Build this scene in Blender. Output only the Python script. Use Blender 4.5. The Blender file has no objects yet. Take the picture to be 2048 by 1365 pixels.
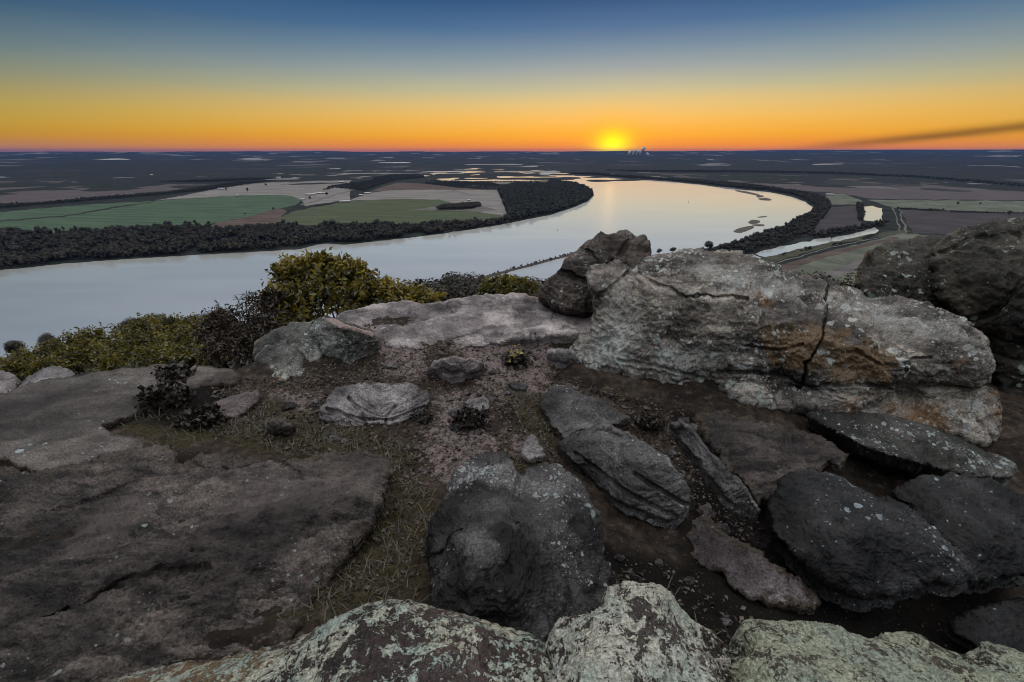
import bpy, math, random, zlib
import numpy as np
from mathutils.geometry import delaunay_2d_cdt
from mathutils import Vector

scene = bpy.context.scene
COL = scene.collection
R = math.radians
rng = np.random.default_rng(7)
random.seed(7)

# ------------------------------------------------------------------ camera geometry (2048 x 1365 photograph pixels)
F = 938.0
PITCH = R(22.03)
CP, SP = math.cos(PITCH), math.sin(PITCH)
VZ = -250.0                                     # valley floor, camera at the origin


def ray(px, py):
    x = (np.asarray(px, float) - 1024.0) / F
    y = -(np.asarray(py, float) - 682.5) / F
    return np.stack([x, CP + y * SP, -SP + y * CP], -1)


def depth_of(p):
    """axial depth of (px, py, v): v > 0 is the distance forward, v < 0 the height under the camera"""
    d = ray(p[0], p[1])
    return p[2] / d[1] if p[2] > 0 else p[2] / d[2]


def at(px, py, v):
    return ray(px, py) * depth_of((px, py, v))


def project(P):
    P = np.asarray(P, float)
    zc = P[..., 1] * CP - P[..., 2] * SP
    yc = P[..., 1] * SP + P[..., 2] * CP
    return 1024 + F * P[..., 0] / zc, 682.5 - F * yc / zc


# ------------------------------------------------------------------ numpy gradient noise
_perm = np.random.default_rng(3).permutation(4096)
_g = np.random.default_rng(5).normal(size=(4096, 3))
_g /= np.linalg.norm(_g, axis=1, keepdims=True)


def _h(i, j, k):
    return _perm[(_perm[(_perm[i & 4095] + j) & 4095] + k) & 4095]


def perlin(p):
    p = np.asarray(p, float)
    i = np.floor(p).astype(np.int64)
    f = p - i
    u = f * f * f * (f * (f * 6 - 15) + 10)
    out = np.zeros(len(p))
    for a in (0, 1):
        for b in (0, 1):
            for c in (0, 1):
                g = _g[_h(i[:, 0] + a, i[:, 1] + b, i[:, 2] + c)]
                w = (u[:, 0] if a else 1 - u[:, 0]) * (u[:, 1] if b else 1 - u[:, 1]) * (u[:, 2] if c else 1 - u[:, 2])
                out += w * np.einsum('ij,ij->i', g, f - np.array([a, b, c]))
    return out


def fbm(p, octaves=5, gain=.5, lac=2.03, ridged=False):
    p = np.asarray(p, float)
    a, s, out = 1.0, 1.0, np.zeros(len(p))
    for o in range(octaves):
        n = perlin(p * s + 17.3 * o)
        out += a * ((.5 - np.abs(n) * 2) if ridged else n)
        a *= gain
        s *= lac
    return out


# ------------------------------------------------------------------ mesh helpers
def mesh_obj(name, V, Fc, mat, parent=None, smooth=True, attrs=None, origin='base'):
    """V (n,3), Fc list of arrays (k,3)/(k,4); one linked mesh object"""
    V = np.asarray(V, np.float64)
    if not isinstance(Fc, (list, tuple)):
        Fc = [Fc]
    Fc = [np.asarray(f, np.int32) for f in Fc if len(f)]
    if isinstance(origin, str):
        loc = np.array([V[:, 0].mean(), V[:, 1].mean(), V[:, 2].min()]) if origin == 'base' else np.zeros(3)
    else:
        loc = np.asarray(origin, float)
    me = bpy.data.meshes.new(name)
    me.vertices.add(len(V))
    me.vertices.foreach_set('co', (V - loc).astype(np.float32).ravel())
    loops = np.concatenate([f.ravel() for f in Fc])
    tot = np.concatenate([np.full(len(f), f.shape[1], np.int32) for f in Fc])
    start = np.concatenate([[0], np.cumsum(tot)[:-1]]).astype(np.int32)
    me.loops.add(len(loops))
    me.loops.foreach_set('vertex_index', loops)
    me.polygons.add(len(tot))
    me.polygons.foreach_set('loop_start', start)
    try:
        me.polygons.foreach_set('loop_total', tot)
    except Exception:
        pass
    me.update(calc_edges=True)
    me.validate()
    if smooth:
        me.polygons.foreach_set('use_smooth', np.ones(len(me.polygons), bool))
    for k, v in (attrs or {}).items():
        a = me.attributes.new(k, 'FLOAT', 'POINT')
        a.data.foreach_set('value', np.asarray(v, np.float32))
    me.materials.append(mat)
    o = bpy.data.objects.new(name, me)
    o.location = loc
    COL.objects.link(o)
    if parent is not None:
        o.parent = parent
        o.location = loc - np.array(parent.location)
    return o


def tag(o, label=None, cat=None, group=None, kind=None):
    if label: o['label'] = label
    if cat: o['category'] = cat
    if group: o['group'] = group
    if kind: o['kind'] = kind
    return o


def empty(name, loc, label=None, cat=None, group=None):
    o = bpy.data.objects.new(name, None)
    o.location = [float(v) for v in loc]
    o.empty_display_size = .3
    COL.objects.link(o)
    return tag(o, label, cat, group)


class MB:
    """collects pieces of one mesh"""
    def __init__(self):
        self.V, self.T, self.Q, self.A, self.n = [], [], [], [], 0

    def add(self, V, T=None, Q=None, a=0.0):
        V = np.asarray(V, float)
        self.V.append(V)
        if T is not None and len(T): self.T.append(np.asarray(T, int) + self.n)
        if Q is not None and len(Q): self.Q.append(np.asarray(Q, int) + self.n)
        self.A.append(np.broadcast_to(np.asarray(a, float), (len(V),)))
        self.n += len(V)

    def tube(self, pts, radii, seg=6):
        pts = np.asarray(pts, float)
        d = np.gradient(pts, axis=0)
        d /= np.linalg.norm(d, axis=1, keepdims=True) + 1e-9
        ref = np.array([.31, .22, .92]) if abs(d[0][2]) < .8 else np.array([1., .1, 0])
        u = np.cross(d, ref); u /= np.linalg.norm(u, axis=1, keepdims=True) + 1e-9
        v = np.cross(d, u)
        th = np.linspace(0, 2 * np.pi, seg, endpoint=False)
        ring = np.cos(th)[None, :, None] * u[:, None] + np.sin(th)[None, :, None] * v[:, None]
        V = (pts[:, None] + ring * np.asarray(radii, float)[:, None, None]).reshape(-1, 3)
        q = []
        for i in range(len(pts) - 1):
            for k in range(seg):
                q.append((i * seg + k, i * seg + (k + 1) % seg, (i + 1) * seg + (k + 1) % seg, (i + 1) * seg + k))
        V = np.vstack([V, pts[:1], pts[-1:]])
        t = [(len(V) - 2, (k + 1) % seg, k) for k in range(seg)]
        b = (len(pts) - 1) * seg
        t += [(len(V) - 1, b + k, b + (k + 1) % seg) for k in range(seg)]
        self.add(V, t, q)

    def box(self, c, s, rz=0.0):
        x, y, z = np.asarray(s, float) / 2
        V = np.array([[a * x, b * y, d * z] for a in (-1, 1) for b in (-1, 1) for d in (-1, 1)])
        cr, sr = math.cos(rz), math.sin(rz)
        V = np.stack([V[:, 0] * cr - V[:, 1] * sr, V[:, 0] * sr + V[:, 1] * cr, V[:, 2]], 1) + np.asarray(c, float)
        self.add(V, None, [(0, 1, 3, 2), (4, 6, 7, 5), (0, 4, 5, 1), (2, 3, 7, 6), (0, 2, 6, 4), (1, 5, 7, 3)])

    def build(self, name, mat, parent=None, smooth=True, origin='base', attr='tint'):
        V = np.vstack(self.V)
        fs = []
        if self.T: fs.append(np.vstack(self.T))
        if self.Q: fs.append(np.vstack(self.Q))
        return mesh_obj(name, V, fs, mat, parent, smooth, {attr: np.concatenate(self.A)}, origin)


def catmull(P, closed=True, spacing=None, n=None):
    P = np.asarray(P, float)
    m = len(P)
    out = []
    rngk = range(m if closed else m - 1)
    for i in rngk:
        if closed:
            p0, p1, p2, p3 = P[(i - 1) % m], P[i], P[(i + 1) % m], P[(i + 2) % m]
        else:
            p0, p1, p2, p3 = P[max(i - 1, 0)], P[i], P[i + 1], P[min(i + 2, m - 1)]
        L = np.linalg.norm((p2 - p1)[:2])
        k = max(1, int(round(L / spacing)))
        t = np.arange(k)[:, None] / k
        out.append(.5 * (2 * p1 + (p2 - p0) * t + (2 * p0 - 5 * p1 + 4 * p2 - p3) * t ** 2 + (3 * p1 - p0 - 3 * p2 + p3) * t ** 3) * .75
                   + .25 * (p1 + (p2 - p1) * t))
    if not closed:
        out.append(P[-1:])
    return np.vstack(out)


def inside(poly, pts):
    x, y = pts[:, 0], pts[:, 1]
    r = np.zeros(len(pts), bool)
    n = len(poly)
    for i in range(n):
        x1, y1 = poly[i][:2]
        x2, y2 = poly[(i + 1) % n][:2]
        if y1 == y2: continue
        c = ((y1 > y) != (y2 > y)) & (x < (x2 - x1) * (y - y1) / (y2 - y1) + x1)
        r ^= c
    return r


def dist_line(line, pts, closed=False):
    line = np.asarray(line, float)[:, :2]
    d = np.full(len(pts), 1e18)
    n = len(line)
    for i in range(n if closed else n - 1):
        a, b = line[i], line[(i + 1) % n]
        ab = b - a
        t = np.clip(((pts - a) @ ab) / (ab @ ab + 1e-12), 0, 1)
        q = pts - a - t[:, None] * ab
        d = np.minimum(d, np.einsum('ij,ij->i', q, q))
    return np.sqrt(d)


def tps_fit(X, v, reg=1e-6):
    n = len(X)
    d = np.linalg.norm(X[:, None] - X[None], axis=2)
    K = np.where(d > 0, d * d * np.log(d + 1e-12), 0) + reg * np.eye(n)
    P = np.hstack([np.ones((n, 1)), X])
    A = np.zeros((n + 3, n + 3))
    A[:n, :n] = K; A[:n, n:] = P; A[n:, :n] = P.T
    sol = np.linalg.solve(A, np.concatenate([v, np.zeros(3)]))

    def f(Q):
        out = np.zeros(len(Q))
        for s in range(0, len(Q), 20000):
            q = Q[s:s + 20000]
            dd = np.linalg.norm(q[:, None] - X[None], axis=2)
            out[s:s + 20000] = np.where(dd > 0, dd * dd * np.log(dd + 1e-12), 0) @ sol[:n] + np.hstack([np.ones((len(q), 1)), q]) @ sol[n:]
        return out
    return f


def cdt(boundary, interior):
    nb = len(boundary)
    pts = [Vector((float(a), float(b))) for a, b in np.vstack([boundary, interior])] if len(interior) else [Vector((float(a), float(b))) for a, b in boundary]
    face = [list(range(nb))]
    v, e, f, ov, oe, of = delaunay_2d_cdt(pts, [], face, 1, 1e-7)
    V = np.array([(p.x, p.y) for p in v])
    T = np.array([t for t in f if len(t) == 3], int)
    a = V[T[:, 1]] - V[T[:, 0]]; b = V[T[:, 2]] - V[T[:, 0]]
    neg = (a[:, 0] * b[:, 1] - a[:, 1] * b[:, 0]) < 0
    T[neg] = T[neg][:, ::-1]
    return V, T


def normals(V, T):
    n = np.zeros_like(V)
    c = np.cross(V[T[:, 1]] - V[T[:, 0]], V[T[:, 2]] - V[T[:, 0]])
    for k in range(3):
        np.add.at(n, T[:, k], c)
    return n / (np.linalg.norm(n, axis=1, keepdims=True) + 1e-15)


def subdivide(V, T, extra):
    E = np.sort(np.vstack([T[:, [0, 1]], T[:, [1, 2]], T[:, [2, 0]]]), axis=1)
    key = E[:, 0].astype(np.int64) * len(V) + E[:, 1]
    u, inv = np.unique(key, return_inverse=True)
    a, b = u // len(V), u % len(V)
    mid = (V[a] + V[b]) / 2
    ex = [np.concatenate([x, (x[a] + x[b]) / 2]) for x in extra]
    m = len(T)
    i01, i12, i20 = inv[:m] + len(V), inv[m:2 * m] + len(V), inv[2 * m:] + len(V)
    T2 = np.vstack([np.stack([T[:, 0], i01, i20], 1), np.stack([T[:, 1], i12, i01], 1), np.stack([T[:, 2], i20, i12], 1), np.stack([i01, i12, i20], 1)])
    return np.vstack([V, mid]), T2, ex


# ------------------------------------------------------------------ node helpers
def lin(c):
    """sRGB 0-255 -> linear"""
    o = []
    for v in c:
        v /= 255.0
        o.append(v / 12.92 if v <= .04045 else ((v + .055) / 1.055) ** 2.4)
    return (o[0], o[1], o[2], 1.0)


class G:
    def __init__(self, nt):
        self.nt = nt
        nt.nodes.clear()

    def n(self, typ, ins=None, **props):
        nd = self.nt.nodes.new(typ)
        for k, v in props.items():
            setattr(nd, k, v)
        for k, v in (ins or {}).items():
            self.set(nd, k, v)
        return nd

    def set(self, nd, k, v):
        s = nd.inputs[k]
        if isinstance(v, bpy.types.NodeSocket):
            self.nt.links.new(v, s)
        elif isinstance(v, bpy.types.Node):
            self.nt.links.new(v.outputs[0], s)
        else:
            if hasattr(s.default_value, '__len__') and not isinstance(v, (int, float)):
                s.default_value = tuple(v) + ((1.0,) if len(s.default_value) == 4 and len(v) == 3 else ())
            else:
                s.default_value = v

    def math(self, op, a, b=0.0, c=0.0, clamp=False):
        nd = self.n('ShaderNodeMath', {0: a, 1: b, 2: c}, operation=op, use_clamp=clamp)
        return nd.outputs[0]

    def vmath(self, op, a, b=(0, 0, 0)):
        nd = self.n('ShaderNodeVectorMath', {0: a, 1: b}, operation=op)
        return nd.outputs[0]

    def scale(self, v, s):
        nd = self.n('ShaderNodeVectorMath', {0: v}, operation='SCALE')
        self.set(nd, 'Scale', s)
        return nd.outputs[0]

    def noise(self, vec, scale, detail=6, rough=.55, dist=0.0, col=False):
        nd = self.n('ShaderNodeTexNoise', {'Vector': vec, 'Scale': scale, 'Detail': detail, 'Roughness': rough, 'Distortion': dist})
        return nd.outputs[1 if col else 0]

    def smooth(self, v, lo, hi, a=0.0, b=1.0):
        nd = self.n('ShaderNodeMapRange', {0: v, 1: lo, 2: hi, 3: a, 4: b}, interpolation_type='SMOOTHSTEP')
        return nd.outputs[0]

    def mix(self, f, a, b, blend='MIX'):
        nd = self.n('ShaderNodeMix', data_type='RGBA', blend_type=blend, clamp_factor=True)
        self.set(nd, 0, f); self.set(nd, 6, a); self.set(nd, 7, b)
        return nd.outputs[2]

    def attr(self, name):
        return self.n('ShaderNodeAttribute', attribute_name=name).outputs['Fac']

    def bump(self, h, strength, dist, normal=None):
        nd = self.n('ShaderNodeBump', {'Strength': strength, 'Distance': dist, 'Height': h})
        if normal is not None: self.set(nd, 'Normal', normal)
        return nd.outputs[0]

    def out(self, surf=None, vol=None):
        o = self.n('ShaderNodeOutputMaterial')
        if surf is not None: self.nt.links.new(surf, o.inputs[0])
        if vol is not None: self.nt.links.new(vol, o.inputs[1])


def new_mat(name):
    m = bpy.data.materials.new(name)
    m.use_nodes = True
    return m, G(m.node_tree)


def mul(c, k):
    return (c[0] * k, c[1] * k, c[2] * k, 1)

# ------------------------------------------------------------------ materials
def rock_mat(name, c1, c2, dark, spots=.5, spotcol=(.34, .35, .35), crust=0.0, crustcol=(.42, .44, .36), crust2=(.28, .38, .37),
             ochre=0.0, sc=1.0, bump=1.0, strata=.25, darkamt=.6, spot_scale=9.0, crust_scale=1.0, palecol=(.34, .33, .31), streak=0.0):
    m, g = new_mat(name)
    co = g.n('ShaderNodeTexCoord').outputs['Object']
    wn = g.noise(co, 5 * sc, 4, .6, col=True)
    warp = g.vmath('ADD', co, g.scale(g.vmath('SUBTRACT', wn, (.5, .5, .5)), .10 / sc))
    n1 = g.noise(co, 1.7 * sc, 5, .62)
    col = g.mix(g.smooth(n1, .36, .64), (*c1, 1), (*c2, 1))
    # bedding tone
    stv = g.n('ShaderNodeMapping', {'Vector': warp, 'Rotation': (R(6), R(-5), 0), 'Scale': (1.2 * sc, 1.2 * sc, 16 * sc)}).outputs[0]
    st = g.noise(stv, 1.0, 4, .6)
    col = g.mix(strata, col, g.mix(g.smooth(st, .35, .65), mul(c1, .45), mul(c2, 1.35)))
    if streak:
        sv = g.n('ShaderNodeMapping', {'Vector': warp, 'Rotation': (0, 0, R(-32)), 'Scale': (.9, 4.5, 2)}).outputs[0]
        sk = g.noise(sv, 2.2, 6, .7)
        col = g.mix(g.math('MULTIPLY', g.smooth(sk, .47, .62), streak), col, mul(dark, 1.1))
        col = g.mix(g.math('MULTIPLY', g.smooth(sk, .45, .33), streak * .7), col, mul(c2, 1.35))
    blot = g.noise(co, .85 * sc, 3, .5)
    col = g.mix(1.0, col, g.mix(g.smooth(blot, .34, .66), (.48, .46, .47, 1), (1.4, 1.4, 1.36, 1)), 'MULTIPLY')
    # dark weathering stains
    n2 = g.noise(warp, 4.2 * sc, 7, .68)
    col = g.mix(g.math('MULTIPLY', g.smooth(n2, .48, .66), darkamt), col, (*dark, 1))
    if ochre:
        n3 = g.noise(co, 1.1 * sc, 5, .55)
        col = g.mix(g.math('MULTIPLY', g.smooth(n3, .60 - .12 * ochre, .72 - .1 * ochre), .8), col, (.20, .105, .045, 1))
    # rusty and pale patches; pale also paints sky highlights on some rocks
    pn = g.math('MULTIPLY', g.math('SUBTRACT', n2, .5), 1.5)
    col = g.mix(g.math('MULTIPLY', g.smooth(g.math('ADD', g.attr('rust'), pn), .4, .72), .85), col, g.mix(n1, (.20, .128, .064, 1), (.065, .042, .028, 1)))
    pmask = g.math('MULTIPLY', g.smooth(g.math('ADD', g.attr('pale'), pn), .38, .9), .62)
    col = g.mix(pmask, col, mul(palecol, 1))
    col = g.mix(g.math('MULTIPLY', g.smooth(g.math('ADD', g.attr('pink'), g.math('MULTIPLY', pn, .4)), .3, .6), .8), col, (.30, .215, .20, 1))
    # mineral grain
    gr = g.noise(co, 70, 3, .7)
    col = g.mix(1.0, col, g.mix(g.smooth(gr, .3, .7), (.5, .5, .5, 1), (1.5, 1.5, 1.5, 1)), 'MULTIPLY')
    height = g.math('ADD', g.math('MULTIPLY', n2, .5), g.math('MULTIPLY', gr, .16))
    height = g.math('ADD', height, g.math('MULTIPLY', g.noise(co, 22, 4, .65), .45))
    height = g.math('ADD', height, g.math('MULTIPLY', st, .35))
    col = g.mix(g.math('MULTIPLY', g.smooth(g.math('ADD', g.attr('mauve'), pn), .3, .8), .45), col, (.115, .092, .088, 1))
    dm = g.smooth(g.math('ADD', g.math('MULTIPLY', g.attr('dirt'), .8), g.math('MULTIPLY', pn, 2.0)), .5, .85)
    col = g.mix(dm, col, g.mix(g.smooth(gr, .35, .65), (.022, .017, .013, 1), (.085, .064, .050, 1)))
    # lichen discs of several sizes
    if spots:
        patch = g.noise(co, 1.9 * sc, 3, .55)
        rag = g.scale(g.vmath('SUBTRACT', g.noise(co, spot_scale * 5, 4, .75, col=True), (.5, .5, .5)), .35 / spot_scale)
        for scl, pr, off, bias in ((spot_scale, .55, 0.0, .05), (spot_scale * 2.2, .62, 3.1, .05), (spot_scale * 5.0, .6, 9.2, .02)):
            v = g.n('ShaderNodeTexVoronoi', {'Vector': g.vmath('ADD', g.vmath('ADD', co, rag), (off, off, off)), 'Scale': scl})
            rnd = g.n('ShaderNodeSeparateColor', {0: v.outputs['Color']})
            rad = g.math('MULTIPLY_ADD', g.attr('lichen'), .30, g.math('MULTIPLY_ADD', rnd.outputs[0], .75, -.62 + bias + .34 * spots))
            rad = g.math('MULTIPLY_ADD', g.smooth(patch, .38, .66), .32, g.math('SUBTRACT', rad, .16))
            mk = g.math('SUBTRACT', rad, v.outputs['Distance'])
            mk = g.smooth(mk, 0.0, .07)
            tone = g.mix(rnd.outputs[1], mul(spotcol, .6), mul(spotcol, 1.4))
            tone = g.mix(g.math('MULTIPLY', rnd.outputs[2], .35), tone, (*crust2, 1))
            tone = g.mix(1.0, tone, g.mix(gr, (.65, .65, .65, 1), (1.3, 1.3, 1.3, 1)), 'MULTIPLY')
            col = g.mix(g.math('MULTIPLY', mk, pr + .25), col, tone)
    if crust:
        pa = g.noise(co, 2.6 * crust_scale, 3, .5)
        cr = g.noise(warp, 15 * crust_scale, 8, .74)
        cr = g.math('ADD', cr, g.math('MULTIPLY', g.math('SUBTRACT', pa, .5), .5))
        v = g.n('ShaderNodeTexVoronoi', {'Vector': warp, 'Scale': 70 * crust_scale}, feature='F1')
        cr = g.math('SUBTRACT', cr, g.math('MULTIPLY', v.outputs['Distance'], .14))
        th = .62 - .3 * crust
        mk = g.smooth(cr, th, th + .035)
        tone = g.mix(g.smooth(g.noise(co, 6, 5, .6), .4, .62), (*crustcol, 1), (*crust2, 1))
        tone = g.mix(1.0, tone, g.mix(g.smooth(g.noise(co, 95, 5, .75), .32, .68), (.36, .36, .34, 1), (1.38, 1.38, 1.32, 1)), 'MULTIPLY')
        col = g.mix(g.math('MULTIPLY', mk, .93), col, tone)
        height = g.math('ADD', height, g.math('MULTIPLY', mk, .16))
        height = g.math('ADD', height, g.math('MULTIPLY', g.math('MULTIPLY', mk, g.noise(co, 110, 4, .7)), .3))
    b = g.n('ShaderNodeBsdfPrincipled', {'Base Color': col, 'Roughness': .62, 'Specular IOR Level': .22})
    g.set(b, 'Normal', g.bump(height, 1.0 * bump, .05))
    g.out(b.outputs[0])
    return m


def ground_mat():
    m, g = new_mat('soil')
    co = g.n('ShaderNodeTexCoord').outputs['Object']
    sand, grs, pit, val = g.attr('sand'), g.attr('grassy'), g.attr('pit'), g.attr('valley')
    n1 = g.noise(co, 2.2, 9, .66)
    n2 = g.noise(co, 9, 8, .7)
    n3 = g.noise(co, 42, 6, .7)
    soil = g.mix(g.smooth(n1, .38, .62), (.020, .0145, .011, 1), (.062, .045, .034, 1))
    soil = g.mix(g.math('MULTIPLY', g.smooth(n2, .48, .62), .85), soil, (.014, .013, .011, 1))
    soil = g.mix(g.math('MULTIPLY', g.smooth(n2, .32, .46, 1, 0), .7), soil, (.135, .100, .088, 1))
    sm = g.smooth(g.math('ADD', sand, g.math('MULTIPLY', g.math('SUBTRACT', n2, .5), 3.4)), .5, .8)
    sandc = g.mix(g.smooth(n3, .35, .65), (.095, .074, .071, 1), (.25, .195, .186, 1))
    col = g.mix(sm, soil, sandc)
    gm = g.smooth(g.math('ADD', grs, g.math('MULTIPLY', g.math('SUBTRACT', n2, .5), 1.1)), .42, .6)
    col = g.mix(g.math('MULTIPLY', gm, .8), col, g.mix(g.smooth(n3, .35, .6), (.018, .017, .008, 1), (.068, .052, .027, 1)))
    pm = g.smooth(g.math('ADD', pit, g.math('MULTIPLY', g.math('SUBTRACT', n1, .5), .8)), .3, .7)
    col = g.mix(g.math('MULTIPLY', pm, .9), col, g.mix(g.smooth(n2, .4, .65), (.0015, .0013, .0012, 1), (.006, .0045, .0038, 1)))  # soil painted near-black for the shade in the hollow among the rocks
    gv = g.n('ShaderNodeTexVoronoi', {'Vector': co, 'Scale': 38.0})
    peb = g.smooth(gv.outputs['Distance'], .12, .28, 1, 0)
    rnd = g.n('ShaderNodeSeparateColor', {0: gv.outputs['Color']})
    pk = g.math('MULTIPLY', peb, g.math('GREATER_THAN', rnd.outputs[0], .72))
    col = g.mix(g.math('MULTIPLY', pk, .7), col, g.mix(rnd.outputs[1], (.05, .042, .04, 1), (.26, .21, .19, 1)))
    # forested lowland far below
    big = g.noise(co, .0011, 6, .6)
    med = g.noise(co, .012, 5, .65)
    wood = g.mix(g.smooth(med, .35, .65), (.005, .008, .008, 1), (.020, .023, .018, 1))
    far = g.mix(g.math('MULTIPLY', g.smooth(big, .56, .66), .3), wood, (.070, .066, .066, 1))
    fv = g.n('ShaderNodeTexVoronoi', {'Vector': g.vmath('MULTIPLY', g.vmath('ADD', co, g.scale(g.noise(co, .0009, 3, col=True), 900)), (1.0, .55, 1)), 'Scale': .0021})
    fr = g.n('ShaderNodeSeparateColor', {0: fv.outputs['Color']})
    fm = g.math('MULTIPLY', g.math('GREATER_THAN', fr.outputs[0], .87), g.smooth(g.noise(co, .00022, 3), .44, .56))
    far = g.mix(fm, far, g.mix(fr.outputs[1], (.055, .050, .050, 1), (.26, .25, .25, 1)))
    col = g.mix(val, col, far)
    h = g.math('ADD', g.math('MULTIPLY', n2, .6), g.math('MULTIPLY', n3, .5))
    h = g.math('ADD', h, g.math('MULTIPLY', pk, .25))
    h = g.math('ADD', h, g.math('MULTIPLY', g.noise(co, 130, 4, .7), .2))
    b = g.n('ShaderNodeBsdfPrincipled', {'Base Color': col, 'Roughness': .95, 'Specular IOR Level': .15})
    g.set(b, 'Normal', g.bump(h, .9, .05))
    g.out(b.outputs[0])
    return m


def leaf_mat(name, dark, light, trans=.35):
    m, g = new_mat(name)
    co = g.n('ShaderNodeTexCoord').outputs['Object']
    t = g.attr('tint')
    t = g.math('ADD', t, g.math('MULTIPLY', g.math('SUBTRACT', g.noise(co, 1.3, 3), .5), .5))
    col = g.mix(g.smooth(t, 0.05, .95), (*dark, 1), (*light, 1))
    d = g.n('ShaderNodeBsdfDiffuse', {'Color': col})
    tr = g.n('ShaderNodeBsdfTranslucent', {'Color': g.mix(1.0, col, (1.5, 1.35, .7, 1), 'MULTIPLY')})
    gl = g.n('ShaderNodeBsdfGlossy', {'Color': (1, 1, 1, 1), 'Roughness': .45})
    s = g.n('ShaderNodeMixShader', {0: trans, 1: d.outputs[0], 2: tr.outputs[0]})
    s2 = g.n('ShaderNodeMixShader', {0: .035, 1: s.outputs[0], 2: gl.outputs[0]})
    g.out(s2.outputs[0])
    return m


def flat_mat(name, c1, c2, scale=.02, rough=.9, detail=6, aniso=None, bump=0.0, spec=.2):
    m, g = new_mat(name)
    co = g.n('ShaderNodeTexCoord').outputs['Object']
    if aniso is not None:
        co = g.n('ShaderNodeMapping', {'Vector': co, 'Rotation': (0, 0, R(aniso[0])), 'Scale': (1, aniso[1], 1)}).outputs[0]
    n = g.noise(co, scale, detail, .62)
    n2 = g.noise(co, scale * 6, 4, .6)
    v = g.math('ADD', g.math('MULTIPLY', n, .7), g.math('MULTIPLY', n2, .3))
    col = g.mix(g.smooth(v, .36, .64), (*c1, 1), (*c2, 1))
    b = g.n('ShaderNodeBsdfPrincipled', {'Base Color': col, 'Roughness': rough, 'Specular IOR Level': spec})
    if bump:
        g.set(b, 'Normal', g.bump(n2, 1.0, bump))
    g.out(b.outputs[0])
    return m


def water_mat():
    m, g = new_mat('water')
    co = g.n('ShaderNodeTexCoord').outputs['Object']
    # calm lanes and breeze-ruffled lanes
    mp = g.n('ShaderNodeMapping', {'Vector': co, 'Rotation': (0, 0, R(25)), 'Scale': (1, 4, 1)}).outputs[0]
    lane = g.smooth(g.noise(mp, .0022, 4, .6), .38, .66)
    rip = g.noise(g.n('ShaderNodeMapping', {'Vector': co, 'Scale': (1, 1.8, 1)}).outputs[0], .09, 5, .6)
    nrm = g.bump(rip, .04, .25)
    a = g.n('ShaderNodeBsdfGlossy', {'Color': (.97, .96, .93, 1), 'Roughness': .03, 'Normal': nrm})
    b = g.n('ShaderNodeBsdfGlossy', {'Color': (.97, .95, .90, 1), 'Roughness': g.math('MULTIPLY_ADD', lane, .03, .38)})
    d = g.n('ShaderNodeBsdfDiffuse', {'Color': (.10, .11, .10, 1)})
    s = g.n('ShaderNodeMixShader', {0: .5, 1: a.outputs[0], 2: b.outputs[0]})
    s2 = g.n('ShaderNodeMixShader', {0: .06, 1: s.outputs[0], 2: d.outputs[0]})
    g.out(s2.outputs[0])
    return m


# ------------------------------------------------------------------ sky
SUN_AZ, SUN_EL = math.degrees(math.atan2((1225 - 1024) / F, CP + (682.5 - 300) / F * SP)), .55


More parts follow.
